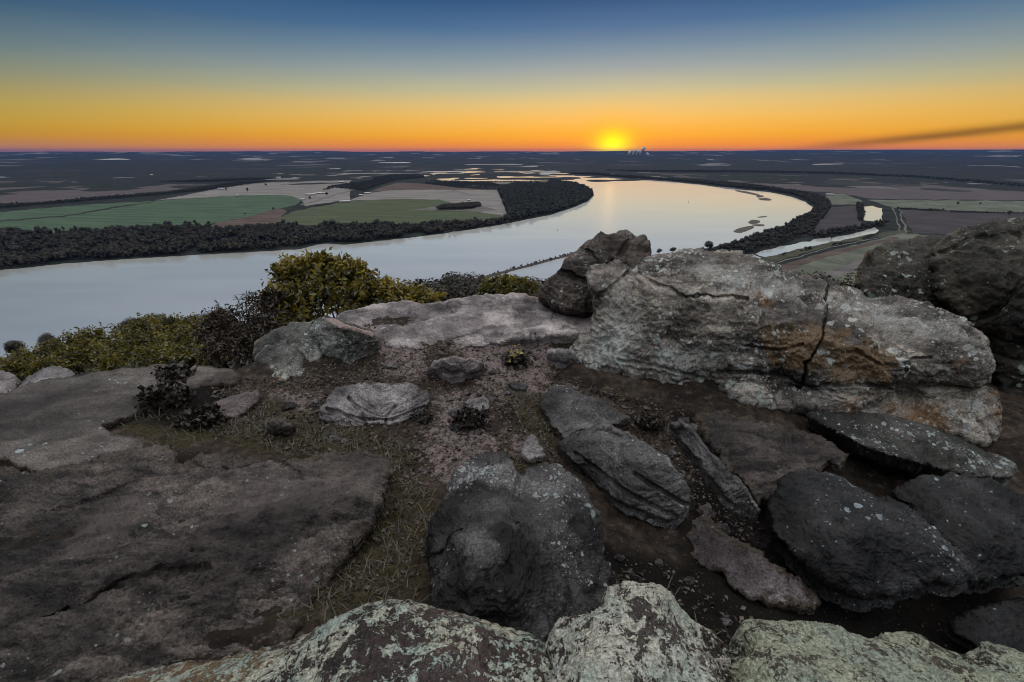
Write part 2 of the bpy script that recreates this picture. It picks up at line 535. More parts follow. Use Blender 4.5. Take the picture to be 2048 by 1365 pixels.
def make_world():
    w = bpy.data.worlds.new('World')
    scene.world = w
    w.use_nodes = True
    g = G(w.node_tree)
    d = g.vmath('NORMALIZE', g.n('ShaderNodeTexCoord').outputs['Generated'])
    sx = g.n('ShaderNodeSeparateXYZ', {0: d})
    el = g.math('MULTIPLY', g.math('ARCSINE', sx.outputs[2]), 180 / math.pi)
    el = g.math('ADD', el, g.math('MULTIPLY', g.math('SUBTRACT', g.noise(g.vmath('MULTIPLY', d, (3, 3, 26)), 1.6, 4, .55), .5), .55))
    az = g.math('MULTIPLY', g.math('ARCTAN2', sx.outputs[0], sx.outputs[1]), 180 / math.pi)
    daz = g.math('SUBTRACT', az, SUN_AZ)
    cosd = g.math('COSINE', g.math('MULTIPLY', daz, math.pi / 180))

    def ramp(stops):
        nd = g.n('ShaderNodeValToRGB')
        cr = nd.color_ramp
        while len(cr.elements) > 1:
            cr.elements.remove(cr.elements[-1])
        cr.elements[0].position = 0
        cr.elements[0].color = lin(stops[0][1])
        for e, c in stops[1:]:
            x = cr.elements.new(min(e / 90.0, 1.0))
            x.color = lin(c) if len(c) == 3 else c
        g.set(nd, 0, g.math('DIVIDE', el, 90.0, clamp=True))
        return nd.outputs[0]

    UP = [(17.5, (66, 104, 142)), (22, (.40, .44, .47, 1)), (29, (1.0, 1.0, .98, 1)), (45, (1.45, 1.45, 1.45, 1)), (90, (1.9, 1.92, 1.98, 1))]  # unseen upper sky made brighter to light the rocks and river
    near = ramp([(0, (250, 138, 70)), (.7, (250, 150, 48)), (1.7, (252, 174, 50)), (3.3, (247, 190, 94)), (4.7, (229, 195, 124)), (6.1, (194, 188, 150)),
                 (7.9, (156, 166, 164)), (9.8, (116, 141, 160)), (11.6, (74, 112, 150)), (14, (36, 82, 128))] + UP)
    side = ramp([(0, (182, 128, 112)), (.5, (178, 128, 84)), (1.2, (184, 138, 46)), (2.3, (179, 149, 58)), (3.7, (161, 148, 80)), (5.5, (124, 130, 106)),
                 (7.2, (92, 114, 117)), (8.8, (66, 98, 116)), (10.5, (40, 76, 106)), (14, (42, 78, 116)), (17.5, (60, 95, 130)), (22, (.26, .30, .33, 1)), (29, (.44, .46, .48, 1)), (45, (1.1, 1.15, 1.17, 1)), (90, (1.9, 1.92, 1.98, 1))])
    f = g.math('POWER', g.math('DIVIDE', g.math('SUBTRACT', cosd, .45), .55, clamp=True), 1.15)
    col = g.mix(f, side, near)
    # dark drift of smoke low in the sky, right of the sun
    e0 = g.math('MULTIPLY_ADD', g.math('SUBTRACT', az, 31.0), .118, .28)
    k = g.math('DIVIDE', g.math('SUBTRACT', el, e0), .42)
    k = g.math('EXPONENT', g.math('MULTIPLY', g.math('MULTIPLY', k, k), -1.0))
    k = g.math('MULTIPLY', k, g.smooth(az, 24, 40))
    k = g.math('MULTIPLY', k, g.smooth(az, 75, 110, 1, 0))
    col = g.mix(g.math('MULTIPLY', k, .72), col, lin((98, 66, 32)))
    # glow round the rising sun
    de = g.math('SUBTRACT', el, .55)
    q = g.math('ADD', g.math('POWER', g.math('ABSOLUTE', g.math('MULTIPLY', daz, .75)), 2.0), g.math('POWER', g.math('ABSOLUTE', de), 2.0))
    g1 = g.math('EXPONENT', g.math('DIVIDE', q, -1.6))
    g2 = g.math('EXPONENT', g.math('DIVIDE', q, -6.0))
    col = g.mix(g.math('MULTIPLY', g2, .62), col, (1.0, .50, .012, 1))
    col = g.mix(g.math('MULTIPLY', g1, .95), col, (1.6, 1.25, .0, 1))
    bg = g.n('ShaderNodeBackground', {'Color': col, 'Strength': 1.0})
    sky = g.n('ShaderNodeTexSky', sky_type='NISHITA', sun_disc=False, sun_elevation=R(SUN_EL), sun_rotation=R(SUN_AZ))
    bg2 = g.n('ShaderNodeBackground', {'Color': sky.outputs[0], 'Strength': .008})
    add = g.n('ShaderNodeAddShader', {0: bg.outputs[0], 1: bg2.outputs[0]})
    o = g.n('ShaderNodeOutputWorld')
    g.nt.links.new(add.outputs[0], o.inputs[0])


make_world()
sun = bpy.data.lights.new('sun', 'SUN')
sun.energy = .22
sun.angle = R(.53)
sun.color = (1.0, .55, .22)
so = bpy.data.objects.new('sun', sun)
COL.objects.link(so)
sd = Vector((math.sin(R(SUN_AZ)) * math.cos(R(SUN_EL)), math.cos(R(SUN_AZ)) * math.cos(R(SUN_EL)), math.sin(R(SUN_EL))))
so.rotation_euler = sd.to_track_quat('Z', 'Y').to_euler()

cam = bpy.data.cameras.new('camera')
cam.sensor_width = 36
cam.lens = 36 * F / 2048
cam.clip_start = .05
cam.clip_end = 200000
co_ = bpy.data.objects.new('camera', cam)
co_.rotation_euler = (R(90) - PITCH, 0, 0)
COL.objects.link(co_)
scene.camera = co_
vs = scene.view_settings
vs.view_transform = 'Standard'
vs.look = 'None'
vs.exposure = 0
vs.gamma = 1
scene.cycles.use_denoising = True
scene.cycles.filter_width = 1.05
scene.cycles.max_bounces = 6
scene.cycles.volume_bounces = 0

# ------------------------------------------------------------------ the ground: one polar sheet from the lookout's soil to the hills on the horizon
gc = [(0, 760, -2.3), (250, 745, -2.3), (500, 750, -2.36), (-150, 1000, -2.2), (0, 1150, -2.12), (0, 1360, -2.0), (400, 1300, -2.1), (600, 1000, -2.3), (800, 700, -2.32),
      (1000, 650, -2.32), (1000, 800, -2.4), (1100, 700, -2.4), (1300, 800, -2.47), (1500, 860, -2.6), (1250, 1060, -2.68), (1450, 1010, -2.84), (1400, 1200, -2.72),
      (1700, 1250, -3.05), (1800, 1180, -3.2), (2040, 1000, -3.2), (2040, 1250, -3.2), (1950, 880, -3.15), (1000, 1250, -2.4), (700, 1200, -2.25), (2200, 800, -3.0), (1180, 600, -2.3), (1500, 700, -2.5)]
gx = [at(*p) for p in gc]
gx += [np.array(p) for p in [(0, .4, -1.95), (-1.5, .3, -1.9), (1.5, .3, -2.3), (0, -1, -1.75), (-4, -2, -1.75), (4, -2, -2.1), (0, -6, -1.6), (-9, -5, -1.7), (9, -5, -1.9), (-9, 3, -2.1), (10, 3, -3)]]
gx = np.array(gx)
_gz = tps_fit(gx[:, :2], gx[:, 2], .05)
AZK = np.array([-180, -110, -80, -60, -51, -46, -41, -34, -22, -8, 0, 10, 30, 45, 60, 80, 110, 180.])
EDG = np.array([200, 60, 8, 6.7, 6.6, 6.7, 6.35, 5.75, 6.6, 7.3, 7.6, 8.2, 8.8, 9.8, 10.5, 13, 60, 200.])
TAN = np.array([.1, .2, .24, .25, .26, .26, .27, .28, .34, .45, .5, .5, .5, .48, .45, .4, .2, .1])


def ground_z(x, y, detail=True):
    r = np.hypot(x, y) + 1e-9
    az = np.degrees(np.arctan2(x, y))
    E = np.interp(az, AZK, EDG)
    tn = np.interp(az, AZK, TAN)
    rr = np.minimum(r, np.minimum(E, 12.0))
    z = _gz(np.stack([x / r * rr, y / r * rr], 1))
    if detail:
        fade = np.clip((30 - r) / 20, 0, 1)
        z = z + fade * (.06 * fbm(np.stack([x * 1.7, y * 1.7, x * 0], 1), 5) + .03 * fbm(np.stack([x * 9, y * 9, x * 0 + 3], 1), 3) + .012 * fbm(np.stack([x * 27, y * 27, x * 0 + 7], 1), 2, ridged=True))
    d = np.maximum(r - E, 0)
    t = np.clip(d / 3.0, 0, 1)
    z = z - 4.5 * t * t * (3 - 2 * t) - tn * d - np.maximum(d - 150, 0) * np.maximum(.42 - tn, 0)
    z = z + np.clip(d / 30, 0, 1) * 3.0 * perlin(np.stack([x / 28, y / 28, x * 0 + 9], 1))
    low = z < VZ
    z = np.maximum(z, VZ)
    back = np.abs(az) > 110
    z = np.where(back, np.maximum(z, -40), z)
    # hills on the horizon
    a = az
    n = fbm(np.stack([a / 9, r / 9000, a * 0], 1), 4)
    n2 = fbm(np.stack([a / 3.5, r / 3000, a * 0 + 5], 1), 4)

    def ridge(r0, w, h):
        return h * np.exp(-((r - r0) / w) ** 2)
    right = np.clip((a - 8) / 25, 0, 1)
    hz = ridge(14000, 2600, 34 + 60 * n2) + ridge(21000, 3200, 95 + 40 * n2 + 60 * right) + ridge(30000, 4200, 190 + 60 * n + 30 * right + 45 * np.clip(1 - np.abs(a - 12) / 12, 0, 1))
    hz += ridge(38000, 4000, 225 + 70 * n + 120 * right)
    z = z + np.where((r > 7000) & ~back, np.maximum(hz, 0), 0)
    z = z + np.where((r > 4200) & ~back, np.clip((r - 4200) / 4000, 0, 1) * 9 * np.maximum(fbm(np.stack([x / 420, y / 420, x * 0], 1), 3) + .2, 0), 0)
    return np.where(z > 60, 60 + (z - 60) * .45, z).clip(None, 122)


def soft_poly(P, pts, w):
    d = dist_line(P, pts, True)
    return np.clip(.5 + np.where(inside(P, pts), d, -d) / (2 * w), 0, 1)


def px_poly(pts, z=-2.35):
    return np.array([at(a, b, z)[:2] for a, b in pts])


SAND = [[(880, 690), (960, 690), (1080, 668), (1130, 700), (1095, 760), (1060, 800), (1000, 800), (960, 770), (900, 700)], [(760, 680), (860, 700), (850, 760), (760, 760)],
        [(840, 850), (960, 830), (1010, 850), (960, 930), (900, 960), (850, 940)], [(540, 780), (640, 790), (620, 840), (560, 830)], [(860, 790), (1000, 770), (960, 850), (860, 840)],
        [(1390, 830), (1500, 850), (1640, 900), (1560, 980), (1480, 950)], [(1000, 860), (1080, 850), (1100, 920), (1040, 920)]]
GRASS = [[(430, 860), (560, 800), (660, 850), (760, 860), (830, 900), (820, 940), (870, 980), (850, 1230), (700, 1290), (560, 1290), (640, 1180), (740, 1050), (770, 920), (640, 920), (480, 915)],
         [(1000, 770), (1080, 780), (1110, 860), (1060, 860)], [(210, 850), (300, 800), (440, 880), (340, 920)], [(930, 900), (1090, 880), (1110, 940), (1000, 915)]]
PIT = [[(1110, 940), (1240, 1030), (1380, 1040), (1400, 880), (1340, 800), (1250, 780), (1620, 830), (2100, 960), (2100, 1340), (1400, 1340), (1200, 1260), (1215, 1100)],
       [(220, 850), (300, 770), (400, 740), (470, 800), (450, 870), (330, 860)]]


def make_ground():
    r1 = np.exp(np.arange(math.log(.3), math.log(10.5), .0078))
    r2 = np.exp(np.arange(math.log(10.6), math.log(800), .03))
    r3 = np.exp(np.arange(math.log(810), math.log(45000), .019))
    rr = np.concatenate([r1, r2, r3])
    a1 = np.linspace(-66, 66, 620)
    a2 = np.linspace(66, 294, 70)[1:-1]
    aa = np.radians(np.concatenate([a1, a2]))
    na, nr = len(aa), len(rr)
    A, RR = np.meshgrid(aa, rr)
    x, y = (RR * np.sin(A)).ravel(), (RR * np.cos(A)).ravel()
    z = ground_z(x, y)
    V = np.stack([x, y, z], 1)
    V = np.vstack([V, [[0, 0, ground_z(np.array([0.]), np.array([.01]))[0]]]])
    i = np.arange(nr - 1)[:, None] * na
    k = np.arange(na)[None, :]
    k2 = (k + 1) % na
    Q = np.stack([i + k, i + na + k, i + na + k2, i + k2], -1).reshape(-1, 4)
    T = np.stack([np.full(na, len(V) - 1), np.arange(na), (np.arange(na) + 1) % na], 1)
    pts = V[:, :2]
    near = np.hypot(pts[:, 0], pts[:, 1]) < 14
    at_ = {}
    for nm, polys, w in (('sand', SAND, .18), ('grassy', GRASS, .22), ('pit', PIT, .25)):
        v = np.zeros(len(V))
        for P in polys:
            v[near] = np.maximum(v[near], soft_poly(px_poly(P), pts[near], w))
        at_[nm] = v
    r = np.hypot(V[:, 0], V[:, 1])
    at_['valley'] = np.clip((r - 11) / 6, 0, 1)
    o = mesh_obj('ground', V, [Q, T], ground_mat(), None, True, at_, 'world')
    tag(o, kind='structure')


make_ground()


# ------------------------------------------------------------------ rocks: traced outline at its own distance, modelled front, sides and back
def relief(name, label, outline, anchors, mat, back=(0, .35, -1), thick=.3, ew=14, er=.06, s=6.0, sub=1, noise=((2.2, .035, 5, False),), strata=None,
           cracks=(), smooth=True, rag=2.5, cat='rock', group=None, parent=None, paint=(), facets=None, aniso=0, dirt=0, chip=(1.5, .011, 5), pit=.010):
    O = np.array([p[:2] for p in outline], float)
    spc = s if sub == 0 else s
    if smooth:
        B = catmull(O, True, spc)
    else:
        B = np.vstack([O[i] + (O[(i + 1) % len(O)] - O[i]) * np.arange(k)[:, None] / k for i in range(len(O)) for k in [max(1, int(np.linalg.norm(O[(i + 1) % len(O)] - O[i]) / spc))]])
    if rag:
        B = B + rag * np.stack([fbm(np.stack([B[:, 0] / 21, B[:, 1] / 21, B[:, 0] * 0 + c], 1), 5, .62) for c in (1.5, 8.5)], 1) * 2.2
    x0, y0 = B.min(0); x1, y1 = B.max(0)
    gx_, gy_ = np.meshgrid(np.arange(x0, x1, s), np.arange(y0, y1, s * .87))
    gx_[1::2] += s / 2
    I = np.stack([gx_.ravel(), gy_.ravel()], 1) + rng.uniform(-.2, .2, (gx_.size, 2)) * s
    I = I[inside(B, I)]
    I = I[dist_line(B, I, True) > .6 * s]
    V2, T = cdt(B, I)
    A = np.array([p[:2] for p in anchors], float)
    w = np.array([1 / depth_of(p) for p in anchors])
    f = tps_fit(A / 300, w, 1e-7)
    if facets:
        ws = []
        for a_, b_, c_ in facets:
            nn_ = np.cross(b_ - a_, c_ - a_)
            ws.append(ray(V2[:, 0], V2[:, 1]) @ nn_ / (nn_ @ a_))
        fw = np.min(np.array(ws), axis=0)
        f = lambda q_: fw
    d = dist_line(B, V2, True)
    d[d < 1e-3] = 0
    t = 1 / np.maximum(f(V2 / 300), .02)
    q = np.clip(d / ew, 0, 1)
    t = t + er * (1 - np.sqrt(1 - (1 - q) ** 2))
    P = ray(V2[:, 0], V2[:, 1]) * t[:, None]
    px, py = V2[:, 0], V2[:, 1]
    bd = (d == 0).astype(float)
    Tf = T[:, ::-1]                                   # image y runs downward: flip to face the camera
    for _ in range(sub):
        P, Tf, (px, py, d) = subdivide(P, Tf, [px, py, d])
    n = normals(P, Tf)
    if np.mean(np.einsum('ij,ij->i', n, P)) > 0:
        Tf = Tf[:, ::-1]; n = -n
    disp = np.zeros(len(P))
    PN = P
    if aniso:
        ca, sa = math.cos(R(aniso)), math.sin(R(aniso))
        PN = np.stack([(P[:, 0] * ca + P[:, 1] * sa) * .45, (-P[:, 0] * sa + P[:, 1] * ca) * 1.5, P[:, 2]], 1)
    for sc, amp, oc, rd in noise:
        disp += amp * fbm(PN * sc + zlib.crc32((name + str(label)).encode()) % 97, oc, ridged=rd)
    if chip:
        k = fbm(PN * chip[0] + 51.7, 4, .55) * chip[2] * 2
        fl = np.floor(k)
        st_ = fl + np.clip((k - fl) * 5, 0, 1)
        disp += chip[1] * (st_ - st_.mean())
    if pit:
        disp -= pit * np.clip((perlin(P * 15 + 3.3) - .2) * 5, 0, 1) + pit * .6 * np.clip((perlin(P * 31 + 8.3) - .25) * 5, 0, 1)
    if strata:
        fr, amp, tilt = strata
        zz = P[:, 2] + tilt * P[:, 0] + .05 * fbm(P * 1.1, 4)
        k = zz * fr
        saw = np.abs(k - np.floor(k) - .5) * 2
        msk = np.clip(.5 + 2.2 * perlin(P * np.array([.8, .8, 3.0]) + 4.4), 0, 1)
        disp += amp * (np.clip(saw * 2.4, 0, 1) - 1) * msk
    dirr = n.copy()
    P = P + dirr * (disp * np.clip(d / 6, .25, 1))[:, None]
    for line, wd, dep in cracks:
        L = catmull(np.array(line, float), False, 6)
        L = L + 3.0 * np.stack([perlin(np.stack([L[:, 0] / 17, L[:, 1] / 17, L[:, 0] * 0 + c], 1)) for c in (.3, 7.7)], 1)
        dd = dist_line(L, np.stack([px, py], 1))
        rr_ = ray(px, py); rr_ /= np.linalg.norm(rr_, axis=1, keepdims=True)
        P = P + rr_ * (dep * np.exp(-(dd / wd) ** 4))[:, None]
    # the far and under side
    mx = max(d.max(), 1e-6)
    prof = np.sqrt(np.clip(1 - (1 - np.clip(d / (mx * .8), 0, 1)) ** 2, 0, 1))
    rd_ = ray(px, py); rd_[:, 2] = 0; rd_ /= np.linalg.norm(rd_, axis=1, keepdims=True)
    bk = rd_ * back[1] + np.array([0, 0, back[2]]); bk /= np.linalg.norm(bk, axis=1, keepdims=True)
    PB = P + bk * (thick * prof * (1 + .25 * fbm(P * 1.5 + 31, 3)))[:, None]
    bnd = d < 1e-6
    idx = np.arange(len(P)) + len(P)
    idx[bnd] = np.nonzero(bnd)[0]
    TB = idx[Tf[:, ::-1]]
    allV = np.vstack([P, PB])
    used = np.zeros(len(allV), bool)
    TT = np.vstack([Tf, TB]); used[TT.ravel()] = True
    remap = np.cumsum(used) - 1
    att = {}
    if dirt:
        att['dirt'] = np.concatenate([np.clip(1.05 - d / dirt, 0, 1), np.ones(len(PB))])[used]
    for kind, poly, w_ in paint:
        v = np.zeros(len(P))
        pp = np.stack([px, py], 1)
        if len(poly) > 2:
            dl = dist_line(poly, pp, True)
            v = np.clip(.5 + np.where(inside(poly, pp), dl, -dl) / (2 * w_), 0, 1)
        else:
            v = np.exp(-(dist_line(poly, pp) / w_) ** 2)
        v = np.concatenate([v, np.zeros(len(PB))])[used]
        att[kind] = np.maximum(att[kind], v) if kind in att else v
    o = mesh_obj(name, allV[used], remap[TT], mat, parent, True, att)
    if label: tag(o, label, cat, group)
    return o

M_big = rock_mat('grey_sandstone', (0.0630, 0.0532, 0.0473), (0.2333, 0.2043, 0.1830), (0.0074, 0.0059, 0.0051), darkamt=.75, spots=.76, spotcol=(.36, .355, .34), ochre=.2, strata=.6, spot_scale=7)
M_pillar = rock_mat('brown_sandstone', (0.0330, 0.0252, 0.0216), (0.0805, 0.0630, 0.0546), (0.0110, 0.0085, 0.0075), spots=.35, spotcol=(.27, .27, .26), strata=.3, spot_scale=8)
M_lean = rock_mat('dark_lichened_sandstone', (0.0143, 0.0123, 0.0096), (0.0473, 0.0408, 0.0313), (0.0048, 0.0042, 0.0035), spots=.5, spotcol=(.22, .23, .21), strata=.2, spot_scale=6)  # dark lichen-spotted stone of both leaning boulders
M_slab = rock_mat('mauve_sandstone', (0.0915, 0.0796, 0.0819), (0.3265, 0.2818, 0.2818), (0.0303, 0.0273, 0.0294), spots=.12, spotcol=(.34, .34, .35), strata=.55, darkamt=.5)
M_cube = rock_mat('mossy_grey_sandstone', (0.0330, 0.0330, 0.0286), (0.1470, 0.1450, 0.1352), (0.0117, 0.0113, 0.0099), spots=.6, spotcol=(.30, .32, .31), strata=.2, ochre=.1, spot_scale=12)
M_bed = rock_mat('bedrock', (0.0247, 0.0217, 0.0201), (0.0945, 0.0764, 0.0703), (0.0044, 0.0040, 0.0039), spots=.04, spotcol=(.19, .18, .18), strata=.25, darkamt=.6, streak=.8, spot_scale=13)
M_pale = rock_mat('pale_bedrock', (0.0505, 0.0430, 0.0399), (0.0984, 0.0842, 0.0780), (0.0198, 0.0165, 0.0153), streak=.35, spots=.06, spotcol=(.28, .30, .32), strata=.3, darkamt=.4)
M_dark = rock_mat('dark_round_stone', (0.0134, 0.0125, 0.0134), (0.0812, 0.0746, 0.0763), (0.0044, 0.0041, 0.0044), spots=.40, spotcol=(.24, .24, .25), strata=.12, darkamt=.5, spot_scale=13, palecol=(.17, .165, .16))
M_disc = rock_mat('charcoal_stone', (0.0075, 0.0075, 0.0083), (0.0347, 0.0338, 0.0354), (0.0031, 0.0031, 0.0034), spots=.25, spotcol=(.25, .27, .30), strata=.1, darkamt=.4, spot_scale=11)
M_plate = rock_mat('grey_plate_stone', (0.0261, 0.0250, 0.0261), (0.1355, 0.1263, 0.1287), (0.0067, 0.0065, 0.0067), spots=.42, spotcol=(.27, .27, .28), strata=.4, spot_scale=14)
M_light = rock_mat('pale_ledge_stone', (0.1248, 0.1154, 0.1170), (0.3139, 0.2906, 0.2929), (0.0400, 0.0370, 0.0375), spots=.1, spotcol=(.4, .4, .42), strata=.4, darkamt=.4)
M_pink = rock_mat('pink_stone', (0.1080, 0.0850, 0.0850), (0.2242, 0.1803, 0.1803), (0.0375, 0.0300, 0.0300), spots=.05, strata=.3, darkamt=.4)
M_lilac = rock_mat('lilac_stone', (0.0499, 0.0396, 0.0422), (0.1530, 0.1277, 0.1361), (0.0108, 0.0090, 0.0094), spots=.15, spotcol=(.2, .19, .2), strata=.2, darkamt=.7)
M_lichA = rock_mat('crusted_brown_rock', (0.0300, 0.0216, 0.0216), (0.0595, 0.0434, 0.0420), (0.0125, 0.0100, 0.0100), spots=.2, spotcol=(.4, .4, .36), crust=.70, crustcol=(.55, .54, .46), crust2=(.40, .48, .45), crust_scale=1.7, ochre=.35, strata=.1, spot_scale=26)
M_lichB = rock_mat('crusted_pale_rock', (0.0420, 0.0330, 0.0300), (0.0840, 0.0700, 0.0630), (0.0200, 0.0150, 0.0150), spots=.15, spotcol=(.42, .42, .40), crust=.86, crustcol=(.56, .54, .48), crust2=(.47, .51, .47), crust_scale=1.9, strata=.1, spot_scale=26)
M_lichC = rock_mat('crusted_green_rock', (0.0480, 0.0372, 0.0300), (0.0980, 0.0840, 0.0700), (0.0250, 0.0200, 0.0150), spots=.1, spotcol=(.36, .38, .36), crust=.98, crustcol=(.42, .44, .34), crust2=(.33, .37, .31), crust_scale=1.9, strata=.1, spot_scale=26)

UP = (0, 1, -.25)
FINE = ((2.2, .05, 4, False), (8, .022, 4, True))
# -------- bedrock
relief('bedrock_slab', 'broad dark purplish bedrock sheet sloping away at the lower left', [(-260, 985), (-150, 960), (0, 938), (100, 950), (200, 930), (270, 898), (330, 905), (365, 925), (420, 910), (480, 916),
       (540, 926), (600, 926), (640, 914), (700, 907), (770, 912), (782, 940), (770, 990), (745, 1050), (700, 1110), (655, 1170), (610, 1230), (570, 1290), (520, 1340), (400, 1420), (200, 1500), (-100, 1560), (-330, 1400)],
       [(0, 950, -2.19), (770, 915, -2.26), (0, 1360, -1.96), (560, 1280, -2.18), (300, 1100, -2.12), (-200, 1200, -2.06), (400, 920, -2.21), (650, 1000, -2.20)], M_bed, thick=.35, ew=30, er=.04, s=5.5, rag=5,
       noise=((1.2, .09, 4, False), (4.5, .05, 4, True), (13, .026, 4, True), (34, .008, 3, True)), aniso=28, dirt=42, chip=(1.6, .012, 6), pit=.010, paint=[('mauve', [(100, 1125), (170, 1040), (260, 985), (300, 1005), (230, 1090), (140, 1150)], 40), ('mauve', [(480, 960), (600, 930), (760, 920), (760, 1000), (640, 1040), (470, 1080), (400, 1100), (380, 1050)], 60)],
       cracks=[([(0, 1050), (200, 1010), (330, 960)], 5, .04), ([(90, 1260), (260, 1190), (420, 1160)], 5, .05), ([(365, 920), (450, 945), (520, 935), (600, 950)], 5, .05)])
relief('bedrock_slab', 'smooth pale grey bedrock sheet along the cliff edge at the left', [(-120, 830), (-60, 800), (0, 790), (60, 765), (130, 756), (200, 742), (280, 735), (345, 727), (400, 730), (450, 738), (480, 750),
       (472, 768), (400, 776), (330, 800), (270, 828), (208, 852), (230, 866), (285, 872), (320, 884), (290, 900), (250, 912), (180, 932), (100, 950), (40, 935), (0, 925), (-90, 930)],
       [(0, 795, -2.22), (480, 752, -2.31), (100, 945, -2.19), (300, 880, -2.27), (-80, 900, -2.17), (250, 745, -2.24), (200, 840, -2.19)], M_pale, thick=.4, ew=14, er=.04, s=6,
       noise=((1.3, .06, 4, False), (7, .02, 4, True), (24, .006, 3, False)), aniso=20, dirt=14, chip=(1.0, .010, 4), pit=.004)
relief('edge_boulder', 'low pale boulder with dark streaks at the left edge of the cliff', [(15, 800), (30, 775), (60, 752), (95, 737), (122, 735), (146, 745), (152, 756), (110, 772), (60, 800), (35, 812)],
       [(122, 738, 4.95), (20, 800, 4.35), (150, 756, 4.65), (90, 760, 4.5)], M_light, back=(0, .8, -.6), thick=.3, ew=14, er=.1, s=4, noise=FINE)
relief('edge_boulder', 'grey boulder cut by the left border at the cliff edge', [(-70, 770), (-40, 748), (0, 740), (22, 746), (40, 764), (28, 782), (0, 795), (-60, 800)],
       [(0, 742, 4.9), (-60, 795, 4.4), (40, 768, 4.6)], M_slab, back=(0, .8, -.6), thick=.3, ew=14, er=.1, s=4, noise=FINE)
# -------- back row
relief('long_slab', 'long mauve grey sandstone slab lying along the cliff edge in the middle', [(640, 648), (662, 638), (700, 622), (760, 608), (800, 603), (850, 606), (882, 605), (905, 598), (940, 592), (1000, 588), (1040, 590),
       (1080, 597), (1120, 602), (1165, 603), (1215, 610), (1235, 640), (1215, 668), (1175, 673), (1130, 676), (1080, 681), (1000, 687), (940, 698), (880, 706), (830, 706), (770, 700), (720, 682), (670, 664)],
       [(700, 626, 6.7), (850, 610, 7.0), (1040, 594, 7.2), (1180, 606, 7.0), (880, 700, 5.5), (1000, 682, 5.7), (1175, 668, 5.8), (760, 692, 5.6), (860, 660, 5.85), (1000, 640, 6.15), (660, 645, 6.1), (1100, 640, 6.2), (940, 615, 6.5)],
       M_slab, back=(0, .5, -1), thick=.5, ew=12, er=.10, s=4.5, noise=((1.8, .07, 4, False), (6, .03, 4, True), (18, .009, 3, False)), strata=(13, .03, .05),
       cracks=[([(680, 625), (760, 640), (840, 655), (900, 640)], 5, .06), ([(900, 605), (960, 620), (1040, 612), (1110, 625)], 6, .05), ([(880, 690), (960, 660), (1060, 662)], 4, .04)])
relief('pillar_boulder', 'brown knobbly boulder rising behind the big grey boulder against the river', [(1078, 600), (1080, 580), (1092, 560), (1112, 543), (1130, 520), (1146, 505), (1163, 495), (1176, 481), (1200, 470), (1241, 462), (1261, 463), (1272, 473),
       (1288, 470), (1299, 482), (1304, 503), (1312, 540), (1320, 590), (1300, 625), (1240, 640), (1170, 640), (1110, 625)],
       [(1241, 466, 7.7), (1163, 500, 7.2), (1085, 590, 6.7), (1300, 500, 7.3), (1300, 600, 6.6), (1180, 600, 6.3), (1240, 520, 7.0), (1180, 540, 6.75), (1120, 580, 6.5)],
       M_pillar, back=UP, thick=1.3, ew=16, er=.25, s=3.5, noise=((1.7, .14, 4, False), (5, .05, 4, True), (15, .014, 4, False)), strata=(7, .04, .1),
       cracks=[([(1163, 500), (1182, 515), (1195, 540), (1215, 538), (1240, 505), (1272, 475)], 5, .14), ([(1110, 545), (1150, 560), (1190, 575)], 5, .1)])
relief('leaning_boulder', 'tall dark lichen spotted boulder at the right border', [(1862, 520), (1868, 492), (1900, 468), (1950, 452), (2000, 441), (2048, 433), (2110, 428), (2210, 450), (2300, 600), (2260, 840), (2120, 850), (2010, 815), (1985, 770), (1960, 700), (1900, 640), (1878, 600), (1866, 560)],
       [(1900, 470, 7.0), (2048, 437, 7.3), (2200, 460, 7.5), (1870, 560, 6.4), (1960, 690, 5.9), (2100, 820, 5.4), (2000, 560, 6.0), (2100, 600, 5.8), (1930, 540, 6.25), (2040, 700, 5.7)],
       M_lean, back=UP, thick=2.2, ew=22, er=.3, s=5, noise=((1.3, .16, 4, False), (4, .06, 4, True), (13, .016, 4, False)), strata=(5, .04, .25),
       cracks=[([(2048, 560), (1990, 620), (1930, 640)], 6, .14), ([(1880, 510), (1950, 480), (2040, 470)], 5, .08)])
relief('leaning_boulder', 'broad dark boulder with a pale mossy crown left of the tall one at the right', [(1712, 575), (1711, 545), (1718, 525), (1738, 503), (1780, 484), (1830, 476), (1870, 470), (1890, 480), (1885, 520), (1882, 560), (1900, 620), (1910, 660), (1860, 670), (1790, 640), (1735, 610)],
       [(1740, 508, 7.3), (1830, 480, 7.7), (1880, 475, 7.5), (1715, 560, 6.8), (1800, 630, 6.2), (1890, 640, 6.2), (1800, 540, 6.7), (1860, 540, 6.75)],
       M_lean, back=UP, thick=1.6, ew=18, er=.25, s=4, noise=((1.5, .13, 4, False), (4.5, .05, 4, True), (14, .015, 4, False)), strata=(6, .03, .1))
BIG = [(1140, 700), (1152, 686), (1178, 664), (1187, 632), (1183, 600), (1171, 572), (1173, 546), (1190, 530), (1230, 534), (1266, 541), (1290, 520), (1320, 506), (1365, 502), (1430, 503), (1490, 509), (1530, 523),
       (1560, 545), (1600, 552), (1650, 563), (1700, 579), (1735, 595), (1780, 592), (1830, 600), (1880, 620), (1930, 645), (1960, 666), (1976, 692), (1970, 730), (1958, 762), (1986, 792), (1997, 840), (2000, 880), (1960, 890),
       (1890, 872), (1800, 852), (1700, 838), (1620, 828), (1540, 818), (1480, 803), (1400, 783), (1320, 772), (1250, 757), (1190, 750), (1160, 740), (1146, 718)]
